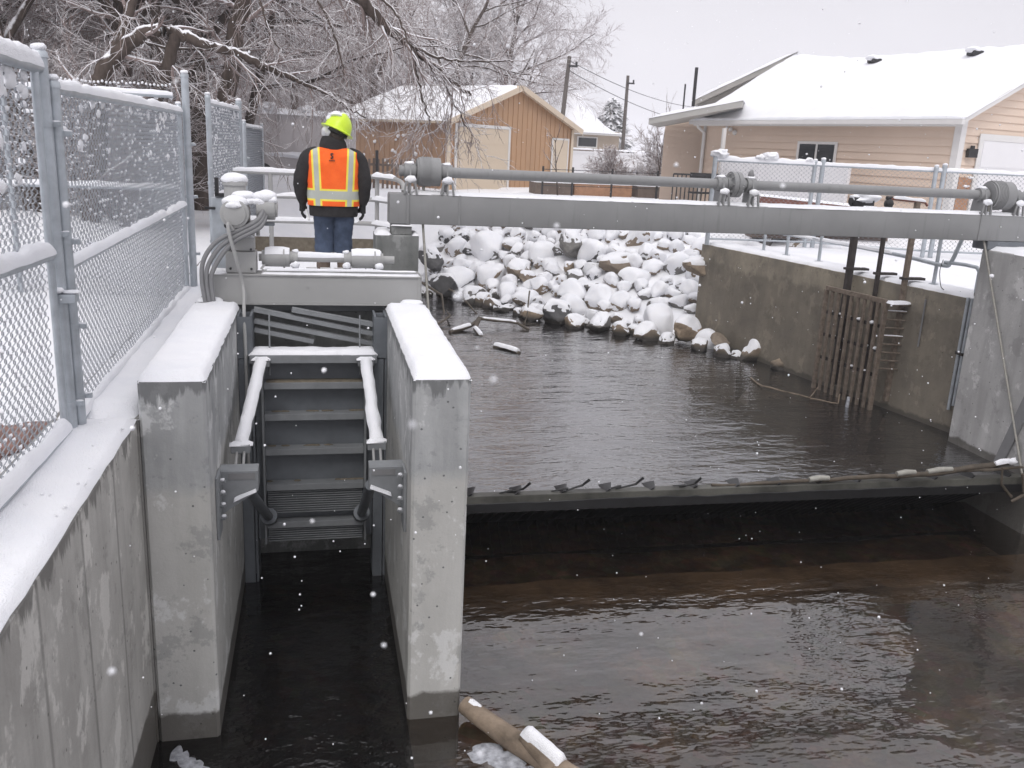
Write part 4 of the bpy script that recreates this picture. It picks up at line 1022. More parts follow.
protos = [rock_mesh(i+1, random.uniform(.9, 1.35), random.uniform(.8, 1.1), random.uniform(.62, .9)) for i in range(12)]
used_labels = {}
def boulder(x, y, z, s, mat, label, snow, pi=None, rz=None):
    me, full, part = protos[random.randrange(12) if pi is None else pi]
    o = bpy.data.objects.new('boulder', me); COL.objects.link(o)
    o.location = (x, y, z); o.scale = (s, s, s); o.rotation_euler = (0, 0, random.uniform(0, 6.28) if rz is None else rz)
    o.material_slots[0].link = 'OBJECT'; o.material_slots[0].material = M[mat]
    setp(o, label, 'boulder', 'riprap boulders on the far bank')
    if snow:
        c = bpy.data.objects.new('snow_cap', full if snow == 2 else part); COL.objects.link(c); c.parent = o
    return o
pts = []
def far_enough(x, y, r): return all(math.hypot(x-a, y-b) > (r+q)*.60 for a, b, q in pts)
n_rocks = 0
named = [  # landmark stones of the photograph
    (5.05, 18.35, -1.83, .50, 'rock_dark', 'dark slate boulder with a snow hood at the waterline, middle of the rock bank', 1),
    (4.55, 18.7, -1.95, .40, 'rock_tan', 'square tan boulder at the waterline beside the dark slate boulder', 1),
    (5.75, 17.55, -1.93, .42, 'rock_grey', 'smooth pale grey boulder half in the water, middle of the rock bank', 1),
    (7.55, 15.55, -1.85, .30, 'rock_tan', 'rounded orange tan stone at the waterline under a snowy ledge near the old wall', 0),
    (8.0, 14.95, -1.93, .42, 'rock_tan', 'tan boulder in the corner between the water and the old wall', 1),
    (8.12, 14.2, -2.03, .25, 'rock_tan', 'low flat tan stone in the water against the old wall', 0),
    (7.15, 16.35, -1.80, .42, 'rock_tan', 'broad tan boulder low on the bank, with thick snow, near the old wall', 1),
    (6.7, 19.6, -.80, .52, 'rock_tan', 'large tan boulder with a bare front face high on the rock bank', 1),
    (6.0, 21.0, -.50, .46, 'rock_grey', 'big leaning grey brown boulder just under the hoist beam, middle of the bank', 1),
    (3.0, 21.3, -1.7, .46, 'rock_dark', 'dark wet boulder at the waterline by the hoist cable', 1),
    (2.75, 22.2, -1.1, .44, 'rock_dark', 'dark brown boulder with little snow above the water by the hoist cable', 1),
    (7.55, 16.9, -.48, .40, 'rock_tan', 'brown boulder at the top of the bank where the old wall begins', 1)]
for x, y, z, s, mt, lab, sn in named:
    boulder(x, y, z-(.22*s if z > -1.7 else 0), s*.88, mt, lab, sn); pts.append((x, y, s)); n_rocks += 1
def sp(q):
    L = [(2.2, 21.9), (3.3, 21.1), (4.0, 19.5), (5.0, 18.05), (6.26, 17.0), (7.2, 15.7), (8.05, 14.4)]
    d = [math.dist(a, b) for a, b in zip(L, L[1:])]; s = q*sum(d)
    for (a, b), l in zip(zip(L, L[1:]), d):
        if s <= l: return a[0]+(b[0]-a[0])*s/l, a[1]+(b[1]-a[1])*s/l
        s -= l
    return L[-1]
for row in range(9):
    for k in range(400):
        q = random.random(); up = (row+random.random())*.45-.1
        x, y = sp(q); a_ = .35+.33*min(1, q/.35); x += math.sin(a_*1.25)*up; y += math.cos(a_*1.25)*up
        r = random.uniform(.17, .32) if random.random() < .45 else random.uniform(.32, .62)
        if up < .35: r = random.uniform(.16, .40)
        if x > wall_x(y)-.22 and y < 16.8 or n_rocks > 285 or y > 25.5: continue
        if not far_enough(x, y, r): continue
        pts.append((x, y, r)); n_rocks += 1
        z = min(max(-2.02, -2.2+.52*max(0, up))+r*.12, -.12-.5*r)
        lowrow = up < .42
        mt = random.choices(['rock_tan', 'rock_grey', 'rock_dark'], [6, 3, .6] if x > 4.0 else [3, 2, 3])[0] if not lowrow or x < 3.4 else random.choices(['rock_tan', 'rock_grey', 'rock_dark'], [7, 3, .8])[0]
        if lowrow:
            lab = {'rock_tan': 'bare sided tan boulder in the waterline row of the far bank', 'rock_grey': 'bare sided grey boulder in the waterline row of the far bank', 'rock_dark': 'bare sided dark boulder in the waterline row of the far bank'}[mt]
        else: lab = 'rock almost buried in snow on the slope of the far bank'
        boulder(x, y, z-(0 if lowrow else r*.12), r, mt, lab, 1 if lowrow or random.random() < .10 else 2)

# ------------------------------------------------------------------ the man in the orange vest
px, py = .175, 10.45
t = thing('person', 'man seen from behind in orange reflective vest, dark jacket, jeans and lime hard hat', 'person', (px, py, 0))
def fine(rings, k=3):
    out = []
    for a, b in zip(rings, rings[1:]):
        out += [[tuple(p[i]+(q[i]-p[i])*j/k for i in range(3)) for p, q in zip(a, b)] for j in range(k)]
    return out+[rings[-1]]
def crease(rings, amp, seed, cx, cy):
    out = []
    for r in rings:
        rr = []
        for p in r:
            f = 1+amp*(nz((p[0]*1.0, p[1], p[2]*2.2), 6, seed)+.7*nz((p[0], p[1], p[2]*1.6), 15, seed+3))
            rr.append((cx+(p[0]-cx)*f, cy+(p[1]-cy)*f, p[2]))
        out.append(rr)
    return out
def ell(cx, cy, z, rx, ry, n=28, sq=2.4, tilt=0., wr=0., seed=0):
    out = []
    for k in range(n):
        a = 2*PI*k/n; c, s_ = math.cos(a), math.sin(a)
        k_ = (abs(c)**sq+abs(s_)**sq)**(-1/sq); w = 1+wr*nz((c*2, s_*2, z*7), 1.3, seed)
        out.append((cx+c*k_*rx*w, cy+s_*k_*ry*w, z+tilt*c*k_*rx))
    return out
# body: one continuous skin
sk = [((0, 0, .94), .13), ((0, 0, 1.15), .14), ((0, 0, 1.36), .15), ((.0, 0, 1.50), .06), ((.015, .01, 1.60), .075), ((.03, .02, 1.71), .098), ((.035, .02, 1.80), .07),
      ((-.20, 0, 1.42), .065), ((-.352, -.015, 1.14), .042), ((-.332, .065, .89), .026), ((.20, 0, 1.42), .065), ((.338, -.055, 1.14), .042), ((.318, -.008, .89), .026),
      ((-.10, 0, .84), .09), ((-.115, .02, .48), .06), ((-.12, 0, .10), .045), ((-.13, .14, .06), .04), ((.10, 0, .84), .09), ((.115, .02, .48), .06), ((.12, 0, .10), .045), ((.13, .14, .06), .04), ((.0, .125, 1.69), .018), ((-.332, .075, .81), .024), ((.318, .0, .81), .024)]
ed = [(0, 1), (1, 2), (2, 3), (3, 4), (4, 5), (5, 6), (2, 7), (7, 8), (8, 9), (2, 10), (10, 11), (11, 12), (0, 13), (13, 14), (14, 15), (15, 16), (0, 17), (17, 18), (18, 19), (19, 20), (5, 21), (9, 22), (12, 23)]
me = bpy.data.meshes.new('body'); me.from_pydata([(px+p[0], py+p[1], p[2]) for p, r in sk], ed, [])
body = bpy.data.objects.new('body', me); COL.objects.link(body); put(body, t); me.materials.append(M['skin'])
md = body.modifiers.new('Skin', 'SKIN'); md.use_smooth_shade = True
for i, (p, r) in enumerate(sk):
    me.skin_vertices[0].data[i].radius = (r, r); me.skin_vertices[0].data[i].use_root = (i == 0)
sm = body.modifiers.new('Subdivision', 'SUBSURF'); sm.levels = 2; sm.render_levels = 2
# jeans
mb = MB()
mb.loft([ell(px, py, .80, .205, .15, wr=.03), ell(px, py, .92, .20, .15)])
for s in (-1, 1):
    mb.loft(crease(fine([ell(px+s*f[0], py+f[3], f[2], f[1], f[1]*1.08, 28, 2.2, 0, .03, s) for f in ((.094, .126, .88, 0), (.098, .126, .74, 0), (.100, .118, .60, .01), (.100, .112, .50, .015), (.100, .108, .44, .01), (.102, .110, .38, 0), (.104, .110, .34, 0))], 4), .10, 8+s, px+s*.1, py))
obj('jeans', mb, 'denim', t, 70)
for s in (-1, 1):
    b = MB().loft([ell(px+s*.117, py+f[1], f[0], f[2], f[3], 20, 2.2, 0, .04, s+5) for f in ((.36, 0, .088, .095), (.22, 0, .078, .085), (.13, .01, .075, .09), (.07, .05, .068, .15), (.0, .05, .068, .155))])
    obj('boot', b, 'boot', t, 60)
# jacket
mb = MB()
mb.loft([ell(px, py, z, rx, ry, 32, 2.5, 0, .035, 3) for z, rx, ry in ((.745, .262, .185), (.77, .27, .19), (.84, .272, .19), (.95, .27, .185), (1.15, .268, .18), (1.34, .272, .172), (1.42, .255, .152), (1.47, .18, .128), (1.52, .11, .105))])
for s in (-1, 1):
    P = bez([(px+s*.16, py, 1.415), (px+s*.265, py-.005, 1.375), (px+s*.32, py-.03, 1.26), (px+s*(.355 if s < 0 else .34), py-.035-.02*s, 1.12), (px+s*(.357 if s < 0 else .336), py-.01-.03*s, 1.00), (px+s*(.335 if s < 0 else .32), py+.03-.04*s, .885)], 5)
    R = [.085, .092, .096, .095, .093, .091, .09, .089, .088, .086, .084, .082, .082, .084, .085, .083, .08, .078, .074, .072, .071, .069, .066, .062, .055, .052]
    mb.tube([p+Vector((nz(p, 14, 2), nz(p, 14, 3), 0))*.006 for p in P], [R[min(i, 25)]*(1+.06*nz(p, 16, s)) for i, p in enumerate(P)], 18)
obj('jacket', mb, 'jacket', t, 70)
mb = MB().loft([ell(px+dx, py+dy, z, rx, ry, 24, 2.1, tl, .05, 9) for z, rx, ry, dx, dy, tl in ((1.475, .15, .12, 0, -.03, 0), (1.52, .150, .125, 0, -.035, -.05), (1.57, .135, .12, 0, -.03, -.08), (1.605, .115, .11, .0, -.02, -.1), (1.62, .085, .09, .01, -.01, -.1))])
obj('hood', mb, 'jacket', t, 70)
# gloves: palm, four fingers and a thumb, loosely curled
for s in (-1, 1):
    w = Vector((px+s*(.334 if s < 0 else .318), py+.035-.04*s, .875)); b = MB()
    b.loft([ell(w.x+s*.004*i, w.y+.006*i, w.z-z, rx, ry, 14, 2.4) for i, (z, rx, ry) in enumerate(((-.03, .042, .042), (.0, .042, .045), (.04, .036, .056), (.085, .033, .058), (.095, .027, .052)))])
    for f in range(4):
        y0 = w.y+.055-.028*f; l = (.085, .095, .09, .07)[f]
        b.tube([(w.x+s*.012, y0, w.z-.08), (w.x+s*.014, y0, w.z-.08-l*.45), (w.x-s*.004, y0+.004, w.z-.08-l*.8), (w.x-s*.026, y0+.004, w.z-.08-l)], [.0145, .0145, .013, .011], 8)
    b.tube([(w.x-s*.01, w.y+.04, w.z-.02), (w.x-s*.028, w.y+.068, w.z-.055), (w.x-s*.032, w.y+.07, w.z-.095)], [.014, .0135, .011], 8)
    obj('glove', b, 'glove', t, 60)

def mat_vest():
    m, nt, b, o = new_mat('hi_vis_vest')
    tc = N(nt, 'ShaderNodeTexCoord'); sp_ = N(nt, 'ShaderNodeSeparateXYZ'); nt.links.new(tc.outputs['Object'], sp_.inputs[0])
    def mth(op, a, bb=None):
        n = N(nt, 'ShaderNodeMath', operation=op)
        for i, v in enumerate((a, bb)):
            if v is None: continue
            if hasattr(v, 'node'): nt.links.new(v, n.inputs[i])
            else: n.inputs[i].default_value = v
        return n.outputs[0]
    ax = mth('ABSOLUTE', mth('SUBTRACT', sp_.outputs['X'], px))
    ax = mth('SUBTRACT', ax, mth('MULTIPLY', mth('SUBTRACT', sp_.outputs['Z'], 1.2), .045))
    z = sp_.outputs['Z']
    def band(v, c, w): return mth('LESS_THAN', mth('ABSOLUTE', mth('SUBTRACT', v, c)), w)
    yel = mth('MAXIMUM', band(ax, .185, .047), band(z, .985, .066)); sil = mth('MAXIMUM', band(ax, .185, .026), band(z, .985, .045))
    v = coords(nt)
    c = ramp(nt, noise_tex(nt, v, 7, 4), [(.3, (.88, .12, .02)), (.7, (.98, .165, .03))])
    c = mixc(nt, yel, c, (.85, .72, .10)); c = mixc(nt, sil, c, (.44, .46, .42))
    nt.links.new(c, b.inputs['Base Color']); b.inputs['Roughness'].default_value = .8; b.inputs['Specular IOR Level'].default_value = .2
    bump(nt, b, noise_tex(nt, coords(nt, (1, 1, .5)), 9, 4), .5, .03)
    return m
M['hiviz'] = mat_vest()
mb = MB().loft(crease(fine([ell(px, py, z, rx, ry, 56, 2.6, 0, .02, 4) for z, rx, ry in ((.865, .288, .206), (.90, .290, .208), (1.05, .286, .203), (1.2, .284, .200), (1.33, .289, .195), (1.41, .285, .180), (1.452, .262, .165), (1.482, .20, .142), (1.502, .135, .122))], 4), .035, 4, px, py), 0, False)
obj('vest', mb, 'hiviz', t, 70)
yv = py-.205
mb = MB()
S_ = [(.022, .03), (.008, .045), (-.012, .038), (-.008, .018), (.010, .006), (.014, -.012), (-.004, -.026), (-.02, -.014)]
mb.tube(bez([(px-.018+a*.62, yv, 1.40+c*.72) for a, c in S_], 3), .008, 6)
for i in range(5): mb.box((px-.047+i*.013, yv-.004, 1.352), (px-.038+i*.013, yv+.004, 1.364))
obj('back_emblem', mb, 'black', t, 60)
# hard hat, tilted to the right, snow on its left shoulder
R = Matrix.Scale(1.05, 4) @ Matrix.Rotation(math.radians(24), 4, 'Y') @ Matrix.Rotation(math.radians(-6), 4, 'X'); hc = Vector((px+.05, py+.005, 1.69))
def hx(p): return R @ Vector(p)+hc
mb = MB(); rings = []
for q in range(11):
    a = q/10*PI/2; r = math.cos(a); zz = math.sin(a)
    rings.append([hx((math.cos(k*2*PI/32)*.142*r, math.sin(k*2*PI/32)*.162*r, .178*zz+(.014*math.exp(-(math.cos(k*2*PI/32)*r/.22)**2) if q < 10 else .014))) for k in range(32)])
brim = [[hx((math.cos(k*2*PI/32)*.178, math.sin(k*2*PI/32)*(.215 if math.sin(k*2*PI/32) > 0 else .20), z_)) for k in range(32)] for z_ in (-.022, -.014)]
mb.loft(brim+rings)
obj('hard_hat', mb, 'hat', t, 60)
mb = MB().loft([[hx((math.cos(k*2*PI/24)*.122, math.sin(k*2*PI/24)*.14, z_)) for k in range(24)] for z_ in (-.052, -.012)]); obj('hat_band', mb, 'black', t, 60)
mb = MB().ball(hx((-.09, -.02, -.075)), .078, 3, (.7, 1.1, .9), .3); obj('neck_scarf', mb, 'hood', t, 60)
mb = MB().ball(hx((.02, -.03, -.08)), .105, 3, (.9, .95, .9), .15); obj('hair', mb, 'hair', t, 60)
mb = MB().ball(hx((-.055, -.02, .128)), .085, 3, (1.15, 1.2, .5), .35, 0, 2).ball(hx((-.11, .0, .075)), .05, 3, (.9, 1.3, .8), .35, 0, 4); obj('snow_cap', mb, 'snow', t, 60)
b = MB().cyl((px-.30, py+.02, .80), (px-.27, py-.12, .70), .012, n=8); setp(obj('hand_tool', b, 'paper', None, 40), 'short pale rod held in the left glove of the man', 'tool')

# ------------------------------------------------------------------ buildings
def V3(p, z=None): return Vector((p[0], p[1], p[2] if z is None else z))
def lap_wall(mb, a, d, L, z0, z1, row=.19, clip=None, lip=.032):
    """lap siding from a along d; clip(z) gives the (from, to) of each course"""
    d = Vector((d[0], d[1], 0)).normalized(); n = Vector((d.y, -d.x, 0)); a = Vector((a[0], a[1], 0)); z = z0
    while z < z1-.01:
        zt = min(z+row, z1); s0, s1 = (0, L) if clip is None else clip((z+zt)/2)
        if s1-s0 > .05:
            p, q = a+d*s0, a+d*s1; zz = Vector((0, 0, 1))
            mb.add([p+n*lip+zz*z, q+n*lip+zz*z, q+n*.004+zz*zt, p+n*.004+zz*zt, p+zz*z, q+zz*z, q+zz*zt, p+zz*zt],
                   [(0, 1, 2, 3), (0, 4, 5, 1), (3, 2, 6, 7), (4, 7, 6, 5), (0, 3, 7, 4), (1, 5, 6, 2)])
        z = zt
def wbox(mb, a, d, s0, s1, z0, z1, off, th):
    """box set on a wall: a + d*s, from off to off+th outwards"""
    d = Vector((d[0], d[1], 0)).normalized(); n = Vector((d.y, -d.x, 0)); a = Vector((a[0], a[1], 0))
    c = [a+d*s+n*o for o in (off, off+th) for s in (s0, s1)]
    vs = [(p.x, p.y, z) for z in (z0, z1) for p in (c[0], c[1], c[3], c[2])]
    mb.add(vs, [(0, 3, 2, 1), (4, 5, 6, 7), (0, 1, 5, 4), (1, 2, 6, 5), (2, 3, 7, 6), (3, 0, 4, 7)]); return mb
def roof(t, quad, th, snow, seed, mat='soffit'):
    q = [Vector(p) for p in quad]; vs = [p for p in q]+[p-Vector((0, 0, th)) for p in q]
    mb = MB().add(vs, [(0, 1, 2, 3), (7, 6, 5, 4), (0, 4, 5, 1), (1, 5, 6, 2), (2, 6, 7, 3), (3, 7, 4, 0)])
    o = obj('roof', mb, mat, t, 20); m = MB(); snow_slab(m, *q, snow, .35, .03, .25, .05, seed); obj('snow_cap', m, 'snow', o, 60); return o

# peach house on the right bank
C_ = Vector((14.45, 18.65, 0)); d1 = Vector((-.25, .968, 0)).normalized(); d2 = Vector((.968, .25, 0)).normalized()
Lw = 9.3; Wd = 7.5; EZ = 2.78; RZ = 4.62
t = thing('house', 'peach sided house with a broad snowy roof and a white garage door', 'house', C_)
Lp = C_+d1*Lw
mb = MB(); lap_wall(mb, Lp, -d1, Lw, -.2, EZ-.02)
lap_wall(mb, C_, d2, Wd, -.2, RZ-.1, .17, lambda z: (0, Wd) if z < EZ else ((z-EZ)/(RZ-EZ)*Wd/2, Wd-(z-EZ)/(RZ-EZ)*Wd/2))
mb.box((14.4, 20, -.2), (14.41, 20.01, 0))
obj('wall', mb, 'siding', t, 0)
ov = .32
def rp(s, w, z): return C_+d1*s+d2*w+Vector((0, 0, z))
slope = (RZ-EZ)/(Wd/2)
zf = lambda w: EZ+w*slope+.1
roof(t, [rp(-ov, -ov, zf(-ov)), rp(-ov, Wd/2, zf(Wd/2)), rp(7.6, Wd/2, zf(Wd/2)), rp(Lw+.3, -ov, zf(-ov))], .13, .13, 71, 'trim')
roof(t, [rp(Lw+.35, -ov, zf(-ov)-.02), rp(10.7, 4.7, zf(4.7)), rp(7.2, Wd/2+.1, zf(Wd/2)), rp(8.2, 1.7, zf(1.7)-.02)], .13, .15, 76, 'trim')
roof(t, [rp(-ov, Wd+ov, EZ-ov*slope+.1), rp(-ov, Wd/2, RZ+.1), rp(Lw+.6, Wd/2, RZ+.1), rp(Lw+.3, Wd+ov, EZ-ov*slope+.1)], .13, .13, 72, 'trim')
mb = MB().obox(rp(-ov, -ov-.06, EZ-.17), rp(Lw+.3, -ov-.06, EZ-.17), .11, .11); o = obj('gutter', mb, 'trim', t, 20)
m = MB(); a_, b_ = rp(-ov, -ov-.06, EZ-.12), rp(Lw+.3, -ov-.06, EZ-.12); snow_pipe(m, a_, b_, .055, .045, .2, 3); obj('snow_cap', m, 'snow', o, 60)
mb = MB().obox(rp(-ov+.04, -ov, EZ-.19), rp(Lw+.2, -ov, EZ-.19), .02, .16).obox(rp(0, -.17, EZ-.2), rp(Lw, -.17, EZ-.2), .3, .02); obj('soffit', mb, 'trim', t)
mb = MB().tube([rp(Lw-.02, -ov-.02, EZ-.2), rp(Lw-.02, -ov+.02, EZ-.3), rp(Lw-.08, -.09, EZ-.48), rp(Lw-.08, -.09, -.1)], .055, 8); obj('downspout', mb, 'trim', t, 40)
mb = MB(); wbox(mb, Lp, -d1, Lw-.13, Lw+.05, -.2, EZ-.05, .034, .02); wbox(mb, C_, d2, -.055, .12, -.2, EZ+.05, .034, .02); obj('corner_trim', mb, 'trim', t); obj('corner_trim', wbox(MB(), Lp, -d1, -.02, .10, -.2, EZ-.05, .034, .02), 'trim', t)
# window
ws = Lw-5.0
mb = MB()
for a, b, z0, z1 in ((ws-.08, ws+1.38, 1.20, 1.28), (ws-.08, ws+1.38, 2.05, 2.12), (ws-.08, ws, 1.28, 2.05), (ws+1.30, ws+1.38, 1.28, 2.05), (ws+.62, ws+.68, 1.28, 2.05)): wbox(mb, Lp, -d1, a, b, z0, z1, .034, .03)
w_ = obj('window', mb, 'trim', t); mb = wbox(MB(), Lp, -d1, ws, ws+1.3, 1.28, 2.05, .035, .012); obj('pane', mb, 'glass', w_)
# garage door with panels
mb = wbox(MB(), C_, d2, 0.75, 5.3, -.2, 2.25, .034, .02)
for k in range(4): wbox(mb, C_, d2, .78, 5.27, -.15+k*.6, .42+k*.6, .0545, .01)
obj('garage_door', mb, 'vinyl', t)
mb = wbox(wbox(MB(), C_, d2, .62, .748, -.2, 2.4, .034, .03), C_, d2, .748, 5.4, 2.252, 2.4, .034, .03); obj('door_trim', mb, 'trim', t)
mb = wbox(MB(), C_, d2, .13, .56, -.2, 1.4, .034, .03)
obj('brick_facing', mb, 'planter', t); m = MB(); 
for i, s in enumerate((.25, .4, .5)): p = C_+d2*s+Vector((d2.y, -d2.x, 0))*.06; m.ball((p.x, p.y, 1.0+.2*i), .06, 2, (1.5, 1, .5), .4, 0, i)
obj('snow_cap', m, 'snow', t, 60)
mb = MB(); p = C_+d2*.36+Vector((d2.y, -d2.x, 0))*.1; mb.box((p.x-.12, p.y-.06, 1.85), (p.x+.12, p.y+.06, 2.05)); mb.cyl((p.x, p.y, 2.05), (p.x, p.y, 2.12), .05); obj('wall_lamp', mb, 'iron', t, 30)
p = Lp-d1*1.35+Vector((-.968, -.25, 0))*.1; mb = MB().ball((p.x, p.y, 2.42), .07, 2).ball((p.x+.1, p.y-.12, 2.33), .08, 2).ball((p.x-.06, p.y+.14, 2.48), .05, 2); obj('flood_lamp', mb, 'trim', t, 60)
for s in (5.6, 2.3):
    p = rp(s, Wd/2*.80, EZ+slope*Wd/2*.80+.2); mb = MB().box((p.x-.15, p.y-.15, p.z), (p.x+.15, p.y+.15, p.z+.12)); o = obj('roof_vent', mb, 'iron', t, 20, .02)
    m = MB().ball((p.x-.06, p.y, p.z+.14), .17, 3, (1.2, 1, .5), .3); obj('snow_cap', m, 'snow', o, 60)
# taller wing behind: its gable end and the porch roof look towards the river
w1 = Vector((.45, .893, 0)).normalized(); w2 = Vector((w1.y, -w1.x, 0)); G0 = Vector((10.5, 28.4, 0))
def gp(s, w, z): return G0+w1*s+w2*w+Vector((0, 0, z))
mb = MB(); lap_wall(mb, G0+w1*1.2+w2*.4, w2, 4.6, -.2, 2.75, .17); obj('gable_wall', mb, 'siding', t, 0)
roof(t, [gp(-2.0, .2, 2.62), gp(-2.0, 2.9, 3.22), gp(1.0, 2.9, 3.22), gp(1.0, .2, 2.62)], .18, .10, 75)
for w in (2.45,): p = gp(-1.9, w, 0); obj('porch_post', MB().box((p.x-.05, p.y-.05, -.2), (p.x+.05, p.y+.05, 2.42)), 'trim', t)
p = gp(2, 1.2, 0); obj('vent_pipe', MB().cyl((p.x, p.y, 3.2), (p.x, p.y, 4.45), .06, n=8), 'iron', t); obj('vent_stack', MB().cyl((p.x-.35, p.y, 3.0), (p.x-.35, p.y, 3.9), .03, n=8), 'iron', t)

G0 = Vector((16.35, 30.25, 0))
roof(t, [gp(-.1, -3.3, 3.55), gp(-.1, .05, 5.25), gp(6, .05, 5.25), gp(6, -3.3, 3.55)], .2, .12, 77)
obj('gable_panel', MB().prism([gp(.3, -3.2, 2.4), gp(.3, .0, 2.4), gp(.3, .0, 5.0), gp(.3, -3.2, 3.4)], w1*.1), 'soffit', t)

# tan shed
S0 = Vector((4.72, 33.9, 0)); e1 = Vector((.80, .60, 0)); e2 = Vector((-.60, .80, 0)); SW, SD, SE, SP = 7.55, 6.6, 2.50, 3.93
t = thing('shed', 'tan ribbed metal garage with a cream roll door and snowy gable roof', 'garage', S0)
def spt(u_, v_, z): return S0+e1*u_+e2*v_+Vector((0, 0, z))
mb = MB().prism([spt(0, 0, -.3), spt(SW, 0, -.3), spt(SW, 0, SE), spt(SW/2, 0, SP-.08), spt(0, 0, SE)], e2*.06)
k = .0
while k < SW:
    h = SE+(SP-.12-SE)*(1-abs(k-SW/2)/(SW/2)); wbox(mb, S0, e1, k, k+.05, -.3, h, 0, .025); k += .3
obj('front_wall', mb, 'shed', t, 20)
mb = MB().prism([spt(-.002, .07, -.3), spt(-.002, SD, -.3), spt(-.002, SD, SE), spt(-.002, .07, SE)], -e1*.05)
k = .1
Sb = S0+e2*SD
while k < SD: wbox(mb, Sb-e1*.05, -e2, k, k+.05, -.3, SE, 0, .025); k += .3
obj('side_wall', mb, 'shed_side', t, 20)
roof(t, [spt(-.3, -.3, SE-.1), spt(SW/2, -.3, SP), spt(SW/2, SD+.2, SP), spt(-.3, SD+.2, SE-.1)], .10, .12, 81, 'shed_door')
roof(t, [spt(SW+.3, -.3, SE-.1), spt(SW/2, -.3, SP), spt(SW/2, SD+.2, SP), spt(SW+.3, SD+.2, SE-.1)], .10, .12, 82, 'shed_door')
mb = MB().obox(spt(-.3, -.32, SE-.17), spt(SW/2, -.32, SP-.09), .05, .2).obox(spt(SW/2, -.32, SP-.09), spt(SW+.3, -.32, SE-.17), .05, .2); obj('gable_trim', mb, 'shed_door', t)
ds = .35
mb = MB()
for k in range(4): wbox(mb, S0, e1, ds+.12, ds+3.0, -.1+k*.58, .46+k*.58, .026, .02)
for k in range(4): wbox(mb, S0, e1, ds+.12, ds+3.0, .46+k*.58, .48+k*.58, .026, .012)
obj('roll_door', mb, 'shed_door', t)
mb = wbox(wbox(wbox(MB(), S0, e1, ds, ds+.118, -.1, 2.35, .027, .03), S0, e1, ds+3.002, ds+3.12, -.1, 2.35, .027, .03), S0, e1, ds+.118, ds+3.002, 2.23, 2.35, .027, .03); obj('door_trim', mb, 'trim', t)
mb = wbox(wbox(MB(), S0, e1, -.06, .12, -.3, SE-.1, .027, .03), S0, e1, SW-.12, SW+.04, -.3, SE-.1, .027, .03); obj('corner_trim', mb, 'shed_door', t)
mb = wbox(MB(), S0, e1, SW-1.35, SW-.35, -.1, 1.95, .027, .025); o = obj('side_door', mb, 'shed_door', t); mb = wbox(wbox(wbox(MB(), S0, e1, SW-1.43, SW-1.352, -.1, 2.03, .027, .035), S0, e1, SW-.348, SW-.27, -.1, 2.03, .027, .035), S0, e1, SW-1.352, SW-.348, 1.952, 2.03, .027, .035); obj('frame', mb, 'trim', o)
m = MB(); rnd = random.Random(5)
for i in range(26): p = spt(-.1, rnd.uniform(1.5, 5.5), rnd.uniform(.5, 1.9)); m.ball(p, rnd.uniform(.03, .08), 2, (1, 1, 1), .4, 0, i)
obj('snow_splat', m, 'snow', t, 60)

t = thing('neighbour_house', 'small beige house with a steep flared snowy roof behind the tan garage', 'house', (16, 56, 0))
mb = MB().box((11, 54.6, -.3), (18.3, 62, 2.75)); obj('wall', mb, 'stucco', t)
mb = MB()
prof = [(19.0, 2.62), (18.1, 3.05), (17.2, 3.9), (16.3, 4.85), (15.9, 5.05), (15.5, 4.85), (14.6, 3.9), (13.7, 3.05), (10.4, 2.62)]
rings = [[(16+(x-16)*f, y, 2.62+(z-2.62)*h) for x, z in prof] for y, f, h in ((54.0, 1, .02), (54.6, .97, .22), (55.4, .9, .6), (56.4, .8, 1.0), (62.5, 1, 1))]
n_ = len(prof); vs = [p for r in rings for p in r]; mb.add(vs, [(i*n_+j, i*n_+j+1, (i+1)*n_+j+1, (i+1)*n_+j) for i in range(4) for j in range(n_-1)]+[tuple(range(n_))])
obj('snowy_roof', mb, 'snow', t, 50); obj('eave', MB().box((10.5, 54.05, 2.52), (18.95, 62.4, 2.61)), 'trim', t)
mb = MB().box((15.6, 54.55, 1.75), (16.9, 54.597, 2.4)); o = obj('window', mb, 'trim', t); obj('pane', MB().box((15.68, 54.53, 1.82), (16.82, 54.549, 2.33)), 'glass', o)
obj('band', MB().box((11, 54.56, 1.45), (18.3, 54.598, 1.6)), 'plank', t)

t = thing('vinyl_fence', 'white vinyl privacy fence behind the small trees in front of the beige house', 'fence', (15, 46, 0))
mb = MB().box((11.9, 46.0, .1), (21, 46.05, 1.45)); obj('panel', mb, 'vinyl', t); mb = MB().box((11.9, 45.96, 1.45), (21, 46.09, 1.55)); o = obj('top_rail', mb, 'vinyl', t)
for i in range(5): obj('post', MB().box((11.9+2.2*i, 45.94, -.1), (12.04+2.2*i, 46.09, 1.62)), 'vinyl', t)
m = MB(); snow_slab(m, (11.9, 45.95, 1.62), (21, 45.95, 1.62), (21, 46.1, 1.62), (11.9, 46.1, 1.62), .08, .15); obj('snow_cap', m, 'snow', t, 60)
obj('dark_opening', MB().box((15.1, 45.93, .45), (15.7, 45.998, 1.1)), 'plank', t)
t = thing('white_panel', 'white vinyl fence panels close to the peach house wall under its window', 'fence', (12.3, 24, 0))
mb = MB(); a = Vector((11.75, 25.2, 0)); b = Vector((13.0, 20.6, 0)); dd = (b-a); ln = dd.length
for k in range(3): wbox(mb, a, dd, k*ln/3+.02, (k+1)*ln/3-.02, .25, 1.52, 0, .05)
obj('panel', mb, 'vinyl', t)
for k in range(4): obj('post', wbox(MB(), a, dd, k*ln/3-.05, k*ln/3+.019, -.1, 1.58, -.02, .1), 'vinyl', t)
t = thing('timber_bed', 'dark red timber steps edged with snow behind the chain link fence', 'timber steps', (12, 20, 0))
